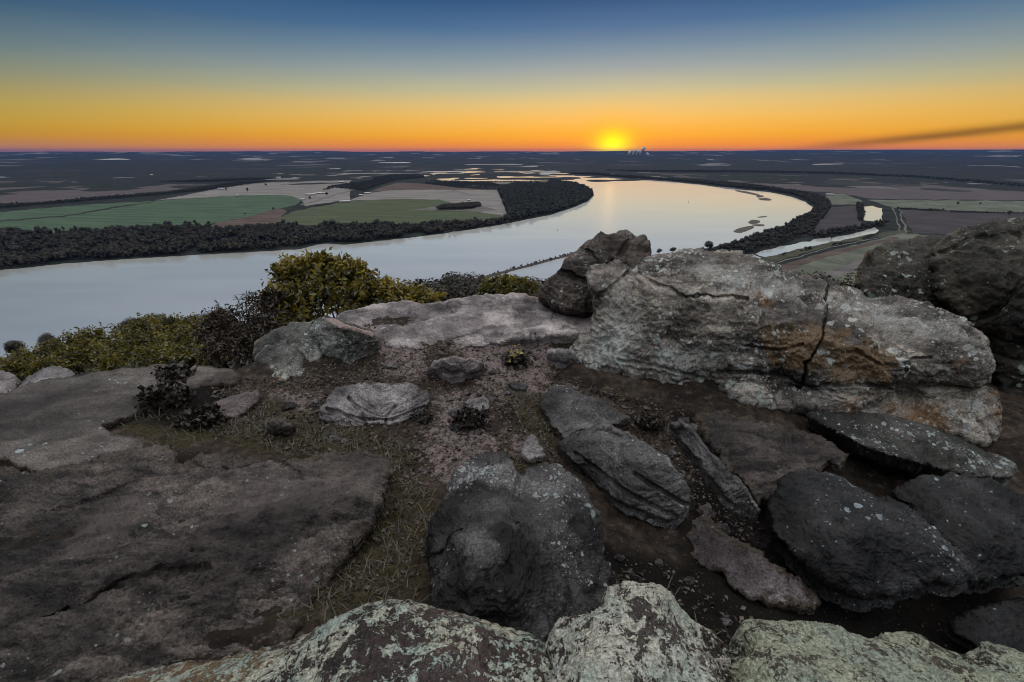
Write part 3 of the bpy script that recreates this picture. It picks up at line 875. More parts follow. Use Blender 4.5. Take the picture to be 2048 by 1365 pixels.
relief('big_boulder', 'massive grey lichen patterned boulder with a vertical crack in the middle right', BIG,
       [(1365, 506, 6.1), (1230, 538, 5.9), (1490, 513, 6.1), (1600, 556, 6.1), (1735, 600, 6.0), (1830, 605, 5.9), (1930, 650, 5.7), (1975, 700, 5.3), (1160, 740, -2.44), (1145, 700, 5.25), (1320, 770, -2.47), (1480, 800, -2.52), (1620, 826, -2.62), (1800, 850, -2.82), (1990, 880, -3.0),
        (1187, 632, 5.4), (1175, 560, 5.7), (1300, 650, 5.0), (1500, 650, 4.82), (1600, 700, 4.62), (1800, 700, 4.72), (1400, 730, 4.72), (1300, 580, 5.25), (1500, 570, 5.2), (1700, 640, 4.98), (1860, 660, 5.1), (1230, 590, 5.42),
        (1600, 740, 4.55), (1800, 745, 4.62), (1930, 735, 4.85), (1600, 768, 4.80), (1800, 778, 4.92), (1940, 768, 5.12), (1420, 762, 4.86), (1600, 800, 4.55), (1780, 815, 4.60), (1930, 830, 4.62), (1400, 560, 5.35), (1260, 700, 4.98), (1450, 620, 4.88), (1560, 620, 4.92), (1250, 560, 5.75)],
       M_big, back=UP, thick=1.5, ew=13, er=.22, s=4, rag=3.5, noise=((1.2, .10, 4, False), (3.6, .05, 4, True), (11, .024, 4, True), (30, .006, 3, False)), chip=(1.3, .020, 5), pit=.016, strata=(6.5, .022, .06),
       cracks=[([(1650, 570), (1657, 610), (1652, 650), (1638, 690), (1618, 722), (1598, 760)], 2.2, .20), ([(1280, 548), (1292, 572), (1320, 590), (1400, 596), (1490, 602)], 3.5, .07), ([(1430, 738), (1500, 744), (1600, 755), (1700, 765), (1820, 775), (1955, 765)], 4, .09),
               ([(1520, 560), (1535, 600), (1518, 650)], 4, .06), ([(1180, 600), (1220, 580), (1266, 545)], 4, .09), ([(1240, 720), (1330, 735), (1420, 760)], 3, .05), ([(1700, 700), (1760, 730), (1860, 715)], 3, .05), ([(1480, 690), (1560, 700), (1605, 690)], 3, .06)],
       paint=[('rust', [(1500, 650), (1560, 645), (1640, 640), (1700, 660), (1690, 740), (1600, 745), (1540, 720)], 30), ('rust', [(1640, 720), (1720, 680), (1800, 700), (1760, 760), (1660, 760)], 25), ('lichen', [(1150, 740), (1170, 640), (1260, 680), (1420, 700), (1400, 745), (1250, 745)], 40), ('pale', [(1150, 740), (1160, 690), (1200, 640), (1230, 580), (1290, 600), (1300, 680), (1270, 745)], 40), ('pale', [(1300, 690), (1450, 680), (1500, 730), (1400, 760), (1300, 750)], 40), ('pale', [(1360, 520), (1500, 530), (1600, 570), (1620, 620), (1500, 580), (1400, 560)], 30), ('pale', [(1650, 585), (1780, 605), (1900, 650), (1950, 700), (1850, 680), (1700, 620)], 30)])  # pale areas paint sky highlights onto the left foot and top ridge
# -------- boulders left of the long slab
relief('edge_boulder', 'low bluish grey boulder behind the squared block', [(508, 715), (510, 692), (530, 670), (560, 655), (610, 645), (645, 648), (650, 720), (610, 742), (545, 740), (518, 735)],
       [(530, 672, 6.0), (640, 650, 5.8), (520, 730, 5.4), (640, 720, 5.2), (580, 690, 5.4)], M_cube, back=UP, thick=.6, ew=16, er=.2, s=4, noise=FINE, strata=(12, .02, .1))
relief('edge_boulder', 'small rounded stone with a white top in front of the squared block', [(513, 745), (514, 715), (528, 696), (560, 688), (598, 700), (614, 715), (612, 748), (590, 768), (560, 772), (528, 765)],
       [(528, 700, 5.35), (600, 705, 5.3), (560, 765, -2.36), (520, 750, 4.95), (610, 748, 4.9), (565, 715, 5.05)], M_cube, back=UP, thick=.5, ew=14, er=.13, s=3.5, noise=FINE)
BA, BB, BC, BD = at(624, 657, 5.55), at(690, 655, 5.08), at(756, 672, 5.42), at(668, 634, 5.95)
DN = np.array([0, -.04, -.6])
relief('squared_block', 'squared block with a flat pink top left of the long slab', [(622, 700), (624, 655), (638, 641), (655, 635), (700, 648), (746, 664), (756, 678), (766, 715), (758, 745), (738, 758), (690, 755), (640, 735), (626, 718)],
       [(640, 641, 5.6), (655, 636, 5.7), (690, 700, 5.0)], M_cube, back=UP, thick=.6, ew=3, er=.03, s=3, rag=1.5, smooth=False, facets=[(BA, BB, BB + DN), (BB, BC, BC + DN), (BA, BB, BD), (BB, BC, BD)],
       noise=((2.5, .04, 4, False), (10, .018, 4, True)), paint=[('pink', [(640, 641), (655, 634), (752, 668), (742, 672), (692, 658)], 5), ('pale', [(625, 655), (680, 662), (684, 720), (630, 715)], 16), ('lichen', [(630, 660), (690, 700)], 30)])  # pale on the left face: its lit side painted into the colour
# -------- ledges and stones in the trampled soil
relief('ledge_stone', 'pale flaking ledge stone with a broken front edge in the trampled soil', [(640, 815), (660, 790), (690, 772), (760, 763), (800, 765), (835, 773), (852, 785), (859, 805), (848, 830), (800, 848), (745, 864), (690, 862), (655, 850), (635, 835)],
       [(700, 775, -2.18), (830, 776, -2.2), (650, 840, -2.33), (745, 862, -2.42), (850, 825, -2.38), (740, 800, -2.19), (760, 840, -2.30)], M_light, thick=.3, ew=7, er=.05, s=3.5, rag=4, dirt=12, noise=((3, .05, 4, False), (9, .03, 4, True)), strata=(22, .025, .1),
       cracks=[([(700, 800), (725, 830), (740, 860)], 4, .06), ([(655, 820), (700, 835), (780, 840), (845, 815)], 3, .05), ([(770, 850), (775, 830), (790, 815)], 3, .05)])
relief('flat_stone', 'pinkish flat stone beside the dead leafy tufts at the left', [(425, 815), (440, 800), (480, 786), (520, 782), (518, 800), (500, 822), (475, 838), (440, 832)], [(440, 800, -2.26), (520, 784, -2.26), (470, 836, -2.34), (480, 808, -2.25)], M_pink, thick=.2, ew=10, er=.05, s=3, noise=FINE)
relief('flat_stone', 'small dark half buried stone left of the pale ledge stone', [(528, 868), (535, 850), (552, 840), (575, 842), (588, 854), (580, 872), (555, 880), (536, 878)], [(535, 850, -2.22), (588, 854, -2.22), (555, 880, -2.35), (560, 856, -2.19)], M_bed, thick=.2, ew=10, er=.07, s=3, noise=FINE)
relief('flat_stone', 'rounded grey stone in front of the long slab', [(855, 748), (858, 735), (872, 722), (905, 715), (940, 718), (966, 729), (957, 746), (930, 755), (902, 764), (872, 762)], [(872, 724, -2.13), (950, 722, -2.13), (900, 763, -2.38), (860, 745, -2.3), (905, 738, -2.15)], M_slab, thick=.3, ew=10, er=.07, s=3, noise=FINE)
relief('flat_stone', 'small pale angular stone among the black tufts', [(928, 808), (940, 797), (966, 793), (978, 800), (980, 818), (962, 826), (940, 822)], [(930, 808, -2.31), (978, 800, -2.30), (962, 825, -2.37)], M_light, thick=.15, ew=5, er=.03, s=3, rag=1, smooth=False, noise=((4, .02, 4, False),))
relief('flat_stone', 'thin stone flake in the pink sand right of the rounded grey stone', [(1012, 770), (1030, 762), (1055, 772), (1052, 782), (1030, 780)], [(1012, 770, -2.34), (1055, 772, -2.34), (1030, 781, -2.37)], M_plate, thick=.08, ew=4, er=.02, s=2.5, rag=1, smooth=False, noise=((6, .01, 3, False),))
relief('flat_stone', 'pale stone tucked against the left foot of the big boulder', [(1093, 712), (1097, 702), (1120, 698), (1148, 704), (1162, 722), (1150, 738), (1122, 734), (1102, 724)], [(1100, 702, -2.24), (1150, 706, -2.24), (1130, 735, -2.44), (1125, 714, -2.22)], M_light, thick=.25, ew=9, er=.07, s=3, noise=FINE)
relief('flat_stone', 'pale fragment in the dry grass behind the round split boulder', [(1040, 905), (1048, 885), (1058, 870), (1075, 880), (1090, 910), (1070, 920), (1050, 920)], [(1040, 905, -2.42), (1058, 872, -2.41), (1085, 912, -2.45)], M_light, thick=.1, ew=6, er=.03, s=3, noise=((4, .04, 4, True),))
relief('plate_stone', 'flat grey plate in the soil just left of the big boulder', [(1078, 800), (1098, 778), (1132, 771), (1180, 789), (1230, 815), (1258, 837), (1242, 851), (1200, 856), (1168, 862), (1130, 880), (1108, 862), (1092, 830)],
       [(1098, 780, -2.33), (1258, 838, -2.42), (1130, 878, -2.42), (1080, 802, -2.35), (1170, 825, -2.35)], M_plate, dirt=9, thick=.2, ew=5, er=.05, s=3.5, rag=3.5, smooth=False, noise=((2.4, .05, 4, False), (8, .025, 4, True), (26, .006, 3, False)))
relief('plate_stone', 'thick grey plate with layered end beside the round split boulder', [(1113, 884), (1150, 868), (1190, 851), (1225, 847), (1252, 863), (1290, 884), (1335, 920), (1368, 955), (1384, 992), (1376, 1020), (1348, 1046), (1300, 1032), (1240, 1004), (1190, 972), (1150, 932), (1122, 902)],
       [(1120, 884, -2.38), (1225, 850, -2.32), (1375, 980, -2.40), (1345, 1044, -2.66), (1190, 970, -2.62), (1250, 920, -2.33), (1330, 990, -2.40), (1160, 915, -2.42), (1240, 985, -2.47)], M_plate, thick=.3, ew=5, er=.06, s=3.5, rag=3, smooth=False,
       noise=((2.4, .05, 4, False), (8, .02, 4, True)), strata=(18, .012, -.15), cracks=[([(1150, 905), (1220, 960), (1300, 1010), (1350, 1030)], 4, .05), ([(1270, 950), (1330, 985), (1376, 1010)], 4, .06)])
relief('plank_stone', 'narrow plank like stone leaning in the dark hollow', [(1340, 848), (1358, 838), (1385, 860), (1420, 900), (1460, 943), (1500, 985), (1523, 1020), (1508, 1032), (1470, 1012), (1430, 967), (1388, 915), (1352, 872)],
       [(1345, 845, -2.18), (1385, 862, -2.24), (1510, 1025, -2.52), (1430, 940, -2.34), (1352, 870, -2.30)], M_plate, thick=.2, ew=5, er=.06, s=3.5, rag=2.5, smooth=False, noise=((3, .03, 4, False), (9, .018, 4, True)))
relief('plate_stone', 'brown flat rock half buried between the plank stone and the big boulder', [(1385, 838), (1440, 832), (1520, 842), (1600, 858), (1670, 890), (1690, 925), (1620, 945), (1570, 985), (1525, 1005), (1480, 965), (1425, 905)],
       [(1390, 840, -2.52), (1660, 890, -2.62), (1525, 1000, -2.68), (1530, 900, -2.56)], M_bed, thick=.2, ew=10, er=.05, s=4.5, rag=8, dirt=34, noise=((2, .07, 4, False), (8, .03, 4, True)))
relief('long_plate', 'long pointed lichen spotted plate leaning at the foot of the big boulder', [(1613, 832), (1640, 822), (1720, 825), (1800, 835), (1880, 860), (1960, 895), (2018, 918), (2036, 935), (2022, 956), (1960, 957), (1900, 946), (1820, 926), (1740, 901), (1680, 872), (1638, 852)],
       [(1625, 835, 4.15), (1800, 838, 4.2), (2030, 935, 3.75), (1900, 942, 3.55), (1700, 878, 3.8), (1850, 885, 3.85)], rock_mat('lichen_plate', (0.0240, 0.0228, 0.0204), (0.0774, 0.0728, 0.0673), (0.0081, 0.0077, 0.0072), spots=.6, spotcol=(.29, .31, .32), strata=.3, spot_scale=12), back=(0, .6, -1), thick=.4, ew=10, er=.08, s=4, rag=1.5,
       noise=((2.2, .05, 4, False), (8, .022, 4, True)), strata=(15, .012, .1), paint=[('lichen', [(1860, 890), (1940, 920), (2010, 940)], 22), ('lichen', [(1680, 850), (1760, 850), (1830, 870)], 14)])
relief('flat_boulder', 'flat dark boulder cut by the right border behind the lichen rimmed one', [(1780, 985), (1850, 950), (1930, 944), (2000, 965), (2060, 1005), (2130, 1060), (2090, 1110), (2000, 1150), (1960, 1165), (1925, 1150), (1880, 1085), (1835, 1035)],
       [(1850, 952, -2.66), (2000, 965, -2.70), (2120, 1060, -2.75), (1960, 1160, -2.85), (1840, 1030, -2.72), (1960, 1050, -2.64)], M_disc, thick=.4, ew=10, er=.12, s=4.5, rag=5, noise=((1.8, .07, 4, False), (7, .028, 4, True), (24, .006, 3, False)))
relief('flat_boulder', 'charcoal flat topped boulder with a rim of white lichen at the right', [(1533, 1012), (1550, 985), (1582, 945), (1622, 936), (1680, 955), (1740, 985), (1790, 1000), (1842, 1035), (1882, 1080), (1922, 1132), (1902, 1157), (1852, 1166), (1820, 1186), (1788, 1196), (1740, 1190), (1690, 1186), (1640, 1150), (1590, 1112), (1552, 1080), (1537, 1048)],
       [(1540, 1015, -2.52), (1600, 942, -2.44), (1740, 985, -2.46), (1880, 1085, -2.52), (1910, 1145, -2.64), (1790, 1190, -2.74), (1640, 1148, -2.68), (1720, 1070, -2.43)], M_disc, thick=.45, ew=11, er=.12, s=4.5, rag=4, noise=((1.8, .06, 4, False), (7, .022, 4, True), (24, .005, 3, False)), strata=None, paint=[('lichen', [(1590, 950), (1680, 962), (1740, 990), (1800, 1010)], 24), ('lichen', [(1800, 1010), (1850, 1055), (1890, 1120)], 26), ('lichen', [(1650, 990), (1700, 1020), (1790, 1040)], 18)])
relief('flat_stone', 'lilac flat rock sunk in the dark soil left of the charcoal boulder', [(1375, 1085), (1388, 1040), (1425, 1032), (1450, 1062), (1500, 1090), (1545, 1128), (1600, 1160), (1640, 1200), (1612, 1226), (1540, 1212), (1480, 1185), (1450, 1150), (1400, 1128)],
       [(1392, 1050, -2.75), (1610, 1205, -2.87), (1430, 1120, -2.77), (1530, 1135, -2.77)], M_lilac, thick=.12, ew=16, er=.015, s=4, rag=5, dirt=30, noise=((3, .05, 4, False), (10, .025, 4, True)))
relief('flat_stone', 'dark flat rock in the hollow at the lower right border', [(1900, 1245), (1960, 1212), (2060, 1202), (2120, 1260), (2070, 1330), (1960, 1300), (1912, 1275)], [(1905, 1250, -2.96), (2060, 1206, -2.92), (2060, 1325, -2.98)], M_disc, thick=.2, ew=14, er=.08, s=4.5, noise=FINE)
# -------- the round split boulder
relief('round_boulder', 'round dark boulder with a cleft top and a pale bump', [(985, 900), (950, 912), (915, 945), (890, 990), (870, 1030), (855, 1070), (849, 1110), (855, 1160), (862, 1205), (880, 1250), (940, 1300), (1040, 1330), (1130, 1300), (1185, 1250), (1207, 1205), (1213, 1140), (1206, 1065), (1190, 1010), (1160, 966), (1120, 941), (1080, 932), (1058, 934), (1044, 948), (1030, 928), (1012, 905)],
       [(985, 903, -2.36), (1090, 936, -2.38), (860, 1080, -2.28), (1208, 1100, -2.40), (880, 1250, -2.24), (1180, 1250, -2.38), (1040, 1320, -2.28), (1030, 1090, -1.90), (958, 1105, -1.85), (1120, 1080, -1.98), (1040, 1000, -2.04), (1040, 1200, -1.92), (955, 1000, -2.10), (1120, 1000, -2.14), (950, 1190, -1.93), (900, 1110, -2.06), (1010, 1130, -1.93), (965, 1035, -2.00)],
       M_dark, thick=.6, ew=24, er=.12, s=4, rag=3.5, chip=(1.9, .014, 6), pit=.014, noise=((2.1, .095, 3, False), (5, .022, 4, True), (22, .006, 3, False)),
       cracks=[([(1046, 935), (1038, 958), (1033, 985)], 5, .05), ([(862, 1128), (890, 1098), (922, 1062)], 5, .06), ([(1034, 1047), (1036, 1054)], 6, .05), ([(930, 1195), (985, 1200), (1012, 1150)], 14, .02), ([(1125, 1000), (1160, 985), (1190, 1000)], 4, .02)],
       paint=[('lichen', [(1100, 960), (1180, 1080), (1180, 1150)], 40), ('lichen', [(900, 960), (980, 940)], 25), ('pale', [(922, 1075), (940, 1055), (975, 1062), (996, 1100), (988, 1150), (955, 1165), (925, 1120)], 46), ('pale', [(1010, 1040), (1035, 1038), (1030, 1068)], 22), ('pale', [(960, 915), (990, 905), (1030, 930), (1000, 950)], 18)])
# -------- lichen crusted rocks right under the camera
relief('lichen_rock', 'brown rock crusted with blue green lichen and an ochre tip at the bottom left', [(150, 1385), (220, 1355), (300, 1336), (360, 1325), (420, 1320), (470, 1312), (520, 1301), (590, 1276), (660, 1240), (730, 1206), (765, 1198), (800, 1196), (860, 1207), (920, 1224), (980, 1244), (1030, 1262), (1072, 1278), (1105, 1305), (1120, 1380), (1110, 1500), (1000, 1640), (700, 1700), (350, 1640), (150, 1500)],
       [(200, 1360, 1.22), (420, 1322, 1.10), (600, 1274, 1.0), (800, 1200, .98), (980, 1246, .90), (1085, 1290, .86), (1110, 1450, .62), (700, 1650, .42), (300, 1600, .55), (800, 1300, .78), (600, 1400, .72), (950, 1400, .66), (400, 1400, .86)],
       M_lichA, chip=(3.0, .005, 5), pit=.004, paint=[('rust', [(150, 1400), (300, 1335), (520, 1300), (580, 1290), (560, 1330), (420, 1400)], 22)], back=(0, .7, -1), thick=.5, ew=40, er=.11, s=5.5, rag=2, noise=((4, .03, 4, False), (14, .014, 4, False), (42, .006, 4, True)))
relief('lichen_rock', 'pointed pale rock thick with grey lichen at the bottom centre', [(1092, 1310), (1105, 1282), (1118, 1262), (1150, 1248), (1190, 1228), (1208, 1190), (1222, 1172), (1260, 1160), (1310, 1165), (1345, 1185), (1362, 1212), (1378, 1230), (1412, 1252), (1442, 1276), (1462, 1302), (1475, 1380), (1480, 1500), (1420, 1640), (1250, 1680), (1120, 1600), (1080, 1450)],
       [(1100, 1300, .86), (1150, 1250, .88), (1265, 1164, .96), (1350, 1190, .93), (1412, 1254, .88), (1460, 1302, .85), (1475, 1500, .56), (1280, 1650, .42), (1100, 1480, .58), (1280, 1260, .80), (1290, 1380, .66), (1190, 1320, .72), (1400, 1350, .72)],
       M_lichB, chip=(3.0, .005, 5), pit=.004, back=(0, .7, -1), thick=.5, ew=36, er=.10, s=5, rag=2, noise=((4, .03, 4, False), (14, .014, 4, False), (42, .006, 4, True)))
relief('lichen_rock', 'long greenish rock covered by fine lichen at the bottom right', [(1450, 1320), (1456, 1282), (1474, 1258), (1498, 1237), (1537, 1241), (1590, 1244), (1635, 1249), (1680, 1262), (1722, 1277), (1745, 1280), (1771, 1268), (1800, 1265), (1825, 1266), (1868, 1285), (1900, 1300), (1927, 1306), (1950, 1300), (1975, 1288), (2010, 1293), (2048, 1307), (2150, 1340), (2200, 1450), (2100, 1640), (1750, 1680), (1500, 1640), (1440, 1480)],
       [(1456, 1290, .88), (1500, 1242, .90), (1635, 1252, .93), (1800, 1270, .95), (1927, 1308, .94), (2048, 1310, 1.0), (2180, 1450, .8), (1750, 1650, .42), (1460, 1500, .56), (1650, 1350, .72), (1850, 1380, .74), (2020, 1400, .76), (1530, 1330, .74)],
       M_lichC, chip=(3.0, .005, 5), pit=.004, back=(0, .7, -1), thick=.5, ew=34, er=.09, s=5.5, rag=2, noise=((4, .03, 4, False), (14, .014, 4, False), (42, .006, 4, True)))

# ------------------------------------------------------------------ the valley: river, fields, tracks (flat sheets lying on the plain)
def flat(name, pts, mat, dz, smooth=False, kind='structure', spacing=None, rag=1.0):
    P = np.array(pts, float)
    if smooth:
        P = catmull(P, True, spacing or 8)
    if rag:
        D = []
        for i in range(len(P)):
            a, b = P[i], P[(i + 1) % len(P)]
            k = max(1, int(np.linalg.norm(b - a) / 5))
            D.append(a + (b - a) * np.arange(k)[:, None] / k)
        P = np.vstack(D)
        sc_ = rag * np.clip((P[:, 1] - 303) * .012, .05, 1.6)[:, None]
        P = P + sc_ * np.stack([fbm(np.stack([P[:, 0] / 23, P[:, 1] / 9, P[:, 0] * 0 + c + dz * 50], 1), 4) * m for c, m in ((1.2, 5.0), (6.6, 1.6))], 1)
    W = np.array([at(a, b, VZ)[:2] for a, b in P])
    V2, T = cdt(W, np.zeros((0, 2)))
    V = np.hstack([V2, np.full((len(V2), 1), VZ + dz)])
    o = mesh_obj(name, V, T, mat, None, False, None, 'base')
    return tag(o, kind=kind)


M_water = water_mat()
BANK_N = [(-1500, 745), (-900, 700), (-420, 640), (-200, 588), (-60, 552), (0, 541), (150, 526), (300, 516), (420, 509), (520, 504), (600, 499), (618, 494), (640, 489), (662, 488), (690, 490), (720, 487), (767, 482), (820, 476), (870, 470), (943, 459), (1002, 450), (1060, 438), (1107, 429), (1148, 415), (1177, 403), (1187, 392),
          (1186, 382), (1172, 374), (1150, 367), (1105, 361), (1060, 362), (1000, 363.5), (943, 363), (884, 361.5), (836, 355), (856, 348), (892, 342), (915, 337), (921, 331), (938, 327.2), (1001, 326.2), (1050, 327), (1020, 331), (1000, 335), (1010, 338.5), (1050, 340.5), (1084, 342)]
BANK_S = [(1148, 348), (1188, 353), (1246, 359), (1300, 361), (1364, 366), (1410, 371), (1452, 378), (1500, 381), (1540, 385), (1583, 394), (1610, 404), (1626, 415), (1622, 422), (1610, 428), (1592, 437), (1569, 452), (1534, 463), (1500, 474), (1466, 486), (1422, 496), (1364, 502), (1300, 512), (1200, 545), (1100, 590), (900, 640), (600, 690), (300, 740), (0, 780), (-500, 860), (-1000, 930), (-1500, 960)]
flat('river', BANK_N + BANK_S, M_water, .25, rag=.6)
POND = flat('pond', [(1725, 414), (1745, 413), (1763, 417), (1766, 428), (1765, 440), (1750, 444), (1728, 442), (1726, 428)], M_water, .45)
flat('canal', [(1505, 508), (1560, 494), (1640, 478), (1700, 470), (1752, 455), (1758, 461), (1752, 467), (1700, 480), (1640, 492), (1580, 506), (1532, 517)], M_water, .45)
flat('pond', [(1484, 511), (1500, 509), (1522, 517), (1516, 524), (1498, 518)], M_water, .45)
flat('pond', [(757, 329), (790, 327), (822, 324), (824, 327), (800, 331), (770, 331)], M_water, .45)

C_mauve = flat_mat('mauve_plough_land', (0.0464, 0.0360, 0.0371), (0.1025, 0.0820, 0.0836), .004, aniso=(20, 9))
C_green = flat_mat('winter_wheat', (0.0275, 0.0507, 0.0305), (0.0703, 0.1119, 0.0619), .004, aniso=(12, 9))
C_green2 = flat_mat('olive_pasture', (0.0336, 0.0452, 0.0209), (0.0804, 0.0943, 0.0476), .005, aniso=(8, 8))
C_pale = flat_mat('frosted_stubble', (0.1102, 0.0957, 0.0870), (0.2460, 0.2214, 0.2091), .004, aniso=(5, 7))
C_brown = flat_mat('red_brown_soil', (0.0493, 0.0336, 0.0278), (0.1066, 0.0738, 0.0607), .005, aniso=(30, 4))
C_dark = flat_mat('dark_plough_land', (0.0232, 0.0191, 0.0197), (0.0558, 0.0459, 0.0476), .006, aniso=(40, 4))
C_grey = flat_mat('grey_stubble', (0.0638, 0.0568, 0.0534), (0.1435, 0.1296, 0.1230), .006, aniso=(20, 3))
C_mist_pond = flat_mat('mist_pond_white', (.26, .26, .27), (.42, .42, .43), .01)
C_sage = flat_mat('sage_meadow', (0.0580, 0.0650, 0.0464), (0.1353, 0.1410, 0.1066), .008)
C_track = flat_mat('gravel_track', (0.0638, 0.0580, 0.0534), (0.1804, 0.1640, 0.1517), .05)
C_levee = flat_mat('grassed_levee', (0.0261, 0.0290, 0.0162), (0.0697, 0.0656, 0.0410), .03)
C_bar = flat_mat('sandbar_silt', (0.0435, 0.0360, 0.0302), (0.1230, 0.1025, 0.0861), .05)
C_wood = flat_mat('wood_floor', (0.0070, 0.0081, 0.0058), (0.0205, 0.0213, 0.0148), .02)

flat('field', [(-120, 364), (0, 363), (90, 361), (270, 366), (430, 370), (440, 373), (330, 386), (200, 396), (90, 406), (-120, 420)], C_mauve, .1)
flat('field', [(-150, 430), (0, 425), (150, 411), (310, 402), (480, 391), (560, 390), (585, 394), (602, 402), (590, 410), (560, 418), (490, 436), (430, 446), (380, 456), (200, 464), (-150, 478)], C_green, .1)
flat('field', [(310, 401), (440, 378), (520, 363), (560, 352), (650, 342.5), (760, 336.5), (862, 344), (845, 353), (760, 350), (700, 362), (700, 400), (610, 412), (602, 402), (585, 394), (560, 390), (480, 391)], C_pale, .1)
flat('field', [(325, 360), (400, 356.5), (520, 351), (620, 346), (640, 343), (560, 344), (430, 351), (330, 358)], C_pale, .14)
flat('field', [(556, 440), (570, 430), (600, 420), (700, 402), (790, 398), (880, 400), (900, 405), (960, 425), (1012, 432), (1000, 442), (900, 447), (800, 449), (700, 449), (650, 452), (560, 450)], C_green2, .1)
flat('field', [(700, 402), (735, 386), (790, 380), (900, 379), (992, 380), (1004, 400), (1014, 432), (960, 425), (900, 405), (880, 400), (790, 398)], C_pale, .14)
flat('field', [(738, 384), (770, 372), (800, 365), (850, 369), (930, 377), (990, 381), (900, 380), (790, 381)], C_brown, .18)
flat('field', [(430, 446), (490, 436), (560, 418), (575, 424), (556, 440), (558, 452), (500, 458), (400, 462)], C_brown, .18)
flat('field', [(890, 447), (960, 441), (1010, 432), (1006, 446), (960, 452), (900, 458)], C_brown, .22)
flat('field', [(810, 421), (870, 414), (960, 412), (1000, 420), (960, 424), (880, 421)], C_grey, .22)
flat('field', [(981, 366), (1010, 362), (1060, 361.5), (1095, 363), (1092, 368), (1040, 368), (1000, 368)], C_pale, .14)
flat('field', [(1240, 357), (1330, 349), (1480, 349), (1640, 352), (1800, 359), (1815, 362), (1700, 361), (1560, 362), (1450, 368), (1350, 363)], C_mauve, .1)
flat('field', [(1440, 370), (1560, 362), (1700, 362), (1815, 363), (1950, 374), (2120, 388), (2120, 402), (1900, 400), (1740, 398), (1690, 388), (1600, 382)], C_mauve, .1)
flat('field', [(1540, 367), (1640, 366), (1780, 374), (1800, 380), (1690, 374), (1560, 369)], C_grey, .14)
flat('field', [(1735, 400), (1900, 401), (2140, 404), (2140, 428), (1960, 424), (1790, 416)], C_sage, .14)
flat('field', [(1800, 420), (1900, 424), (2140, 430), (2140, 470), (1830, 468), (1812, 445)], C_dark, .18)
flat('field', [(1605, 466), (1640, 440), (1662, 414), (1720, 412), (1724, 440), (1720, 454), (1660, 466), (1600, 474)], C_dark, .18)
flat('field', [(1650, 388), (1690, 389), (1725, 402), (1720, 409), (1665, 410), (1652, 400)], C_sage, .18)
flat('field', [(1515, 545), (1600, 520), (1700, 492), (1800, 468), (1860, 470), (1800, 520), (1740, 600), (1600, 620), (1500, 600)], C_sage, .1)
flat('field', [(1560, 532), (1640, 508), (1720, 490), (1790, 474), (1800, 478), (1725, 496), (1650, 516), (1570, 545)], C_brown, .22)
flat('field', [(1600, 560), (1680, 535), (1740, 515), (1750, 522), (1690, 548), (1610, 575)], C_grey, .22)
flat('levee', [(1510, 520), (1560, 508), (1640, 489), (1720, 473), (1800, 461), (1822, 464), (1720, 480), (1640, 498), (1560, 522), (1525, 532)], C_levee, .5)
flat('track', [(1522, 534), (1560, 524), (1640, 500), (1720, 482), (1815, 466), (1815, 467), (1720, 483.5), (1640, 502), (1560, 526), (1526, 536)], C_track, .6)
flat('track', [(1784, 414), (1786, 414), (1802, 464), (1799, 464)], C_track, .6)
flat('track', [(1795, 416), (1797, 416), (1816, 463), (1812, 465)], C_track, .6)
flat('track', [(600, 410), (700, 380), (745, 366), (800, 358), (802, 358.8), (748, 367.5), (703, 382), (604, 412)], C_track, .4)
flat('track', [(905, 380), (925, 386), (945, 391), (945, 392), (925, 387.4), (903, 381)], C_track, .4)
flat('track', [(0, 442), (140, 430), (240, 412), (320, 401), (322, 402), (244, 414), (144, 432), (0, 444)], C_wood, .3)
flat('track', [(198, 393), (264, 386), (264, 387.6), (198, 394.6)], C_track, .4)
for P in ([(143, 323), (180, 322), (225, 321), (262, 321), (262, 323), (200, 324.2), (150, 324.2)], [(0, 354), (22, 353), (22, 356), (0, 357)], [(85, 350), (112, 350), (112, 351.5), (85, 351.5)], [(225, 356), (270, 355), (268, 357.4), (225, 358)],
          [(362, 322.6), (374, 322.2), (374, 323.6), (362, 324)], [(640, 338), (700, 336.5), (700, 338.3), (640, 340)], [(520, 342), (580, 340.5), (580, 342), (520, 343.4)], [(865, 316), (890, 315), (890, 316.6), (865, 317.4)],
          [(1065, 305.9), (1150, 305.5), (1150, 306.3), (1065, 306.7)], [(1368, 312), (1392, 311.6), (1392, 313), (1368, 313.4)], [(1375, 332), (1386, 331), (1386, 336), (1374, 337)], [(1441, 332.6), (1447, 332.6), (1447, 334), (1441, 334)],
          [(1545, 313), (1560, 312.7), (1560, 314), (1545, 314.4)], [(1755, 323), (1786, 322.5), (1786, 324), (1755, 324.4)], [(1740, 343), (1770, 343), (1770, 345.6), (1740, 345.6)], [(1808, 333.6), (1815, 333.6), (1815, 335), (1808, 335)],
          [(1870, 363), (1900, 363.4), (1900, 366), (1870, 365.4)], [(1935, 364), (2060, 366), (2060, 371), (1935, 368)], [(2010, 334), (2060, 335), (2060, 337), (2010, 336)], [(1600, 325.4), (1650, 325), (1650, 326), (1600, 326.6)], [(300, 349), (330, 349), (330, 350.3), (300, 350.3)]):
    flat('mist_pond_patch', P, C_mist_pond, .2)  # pale sheets painted in for far mist and shining ponds

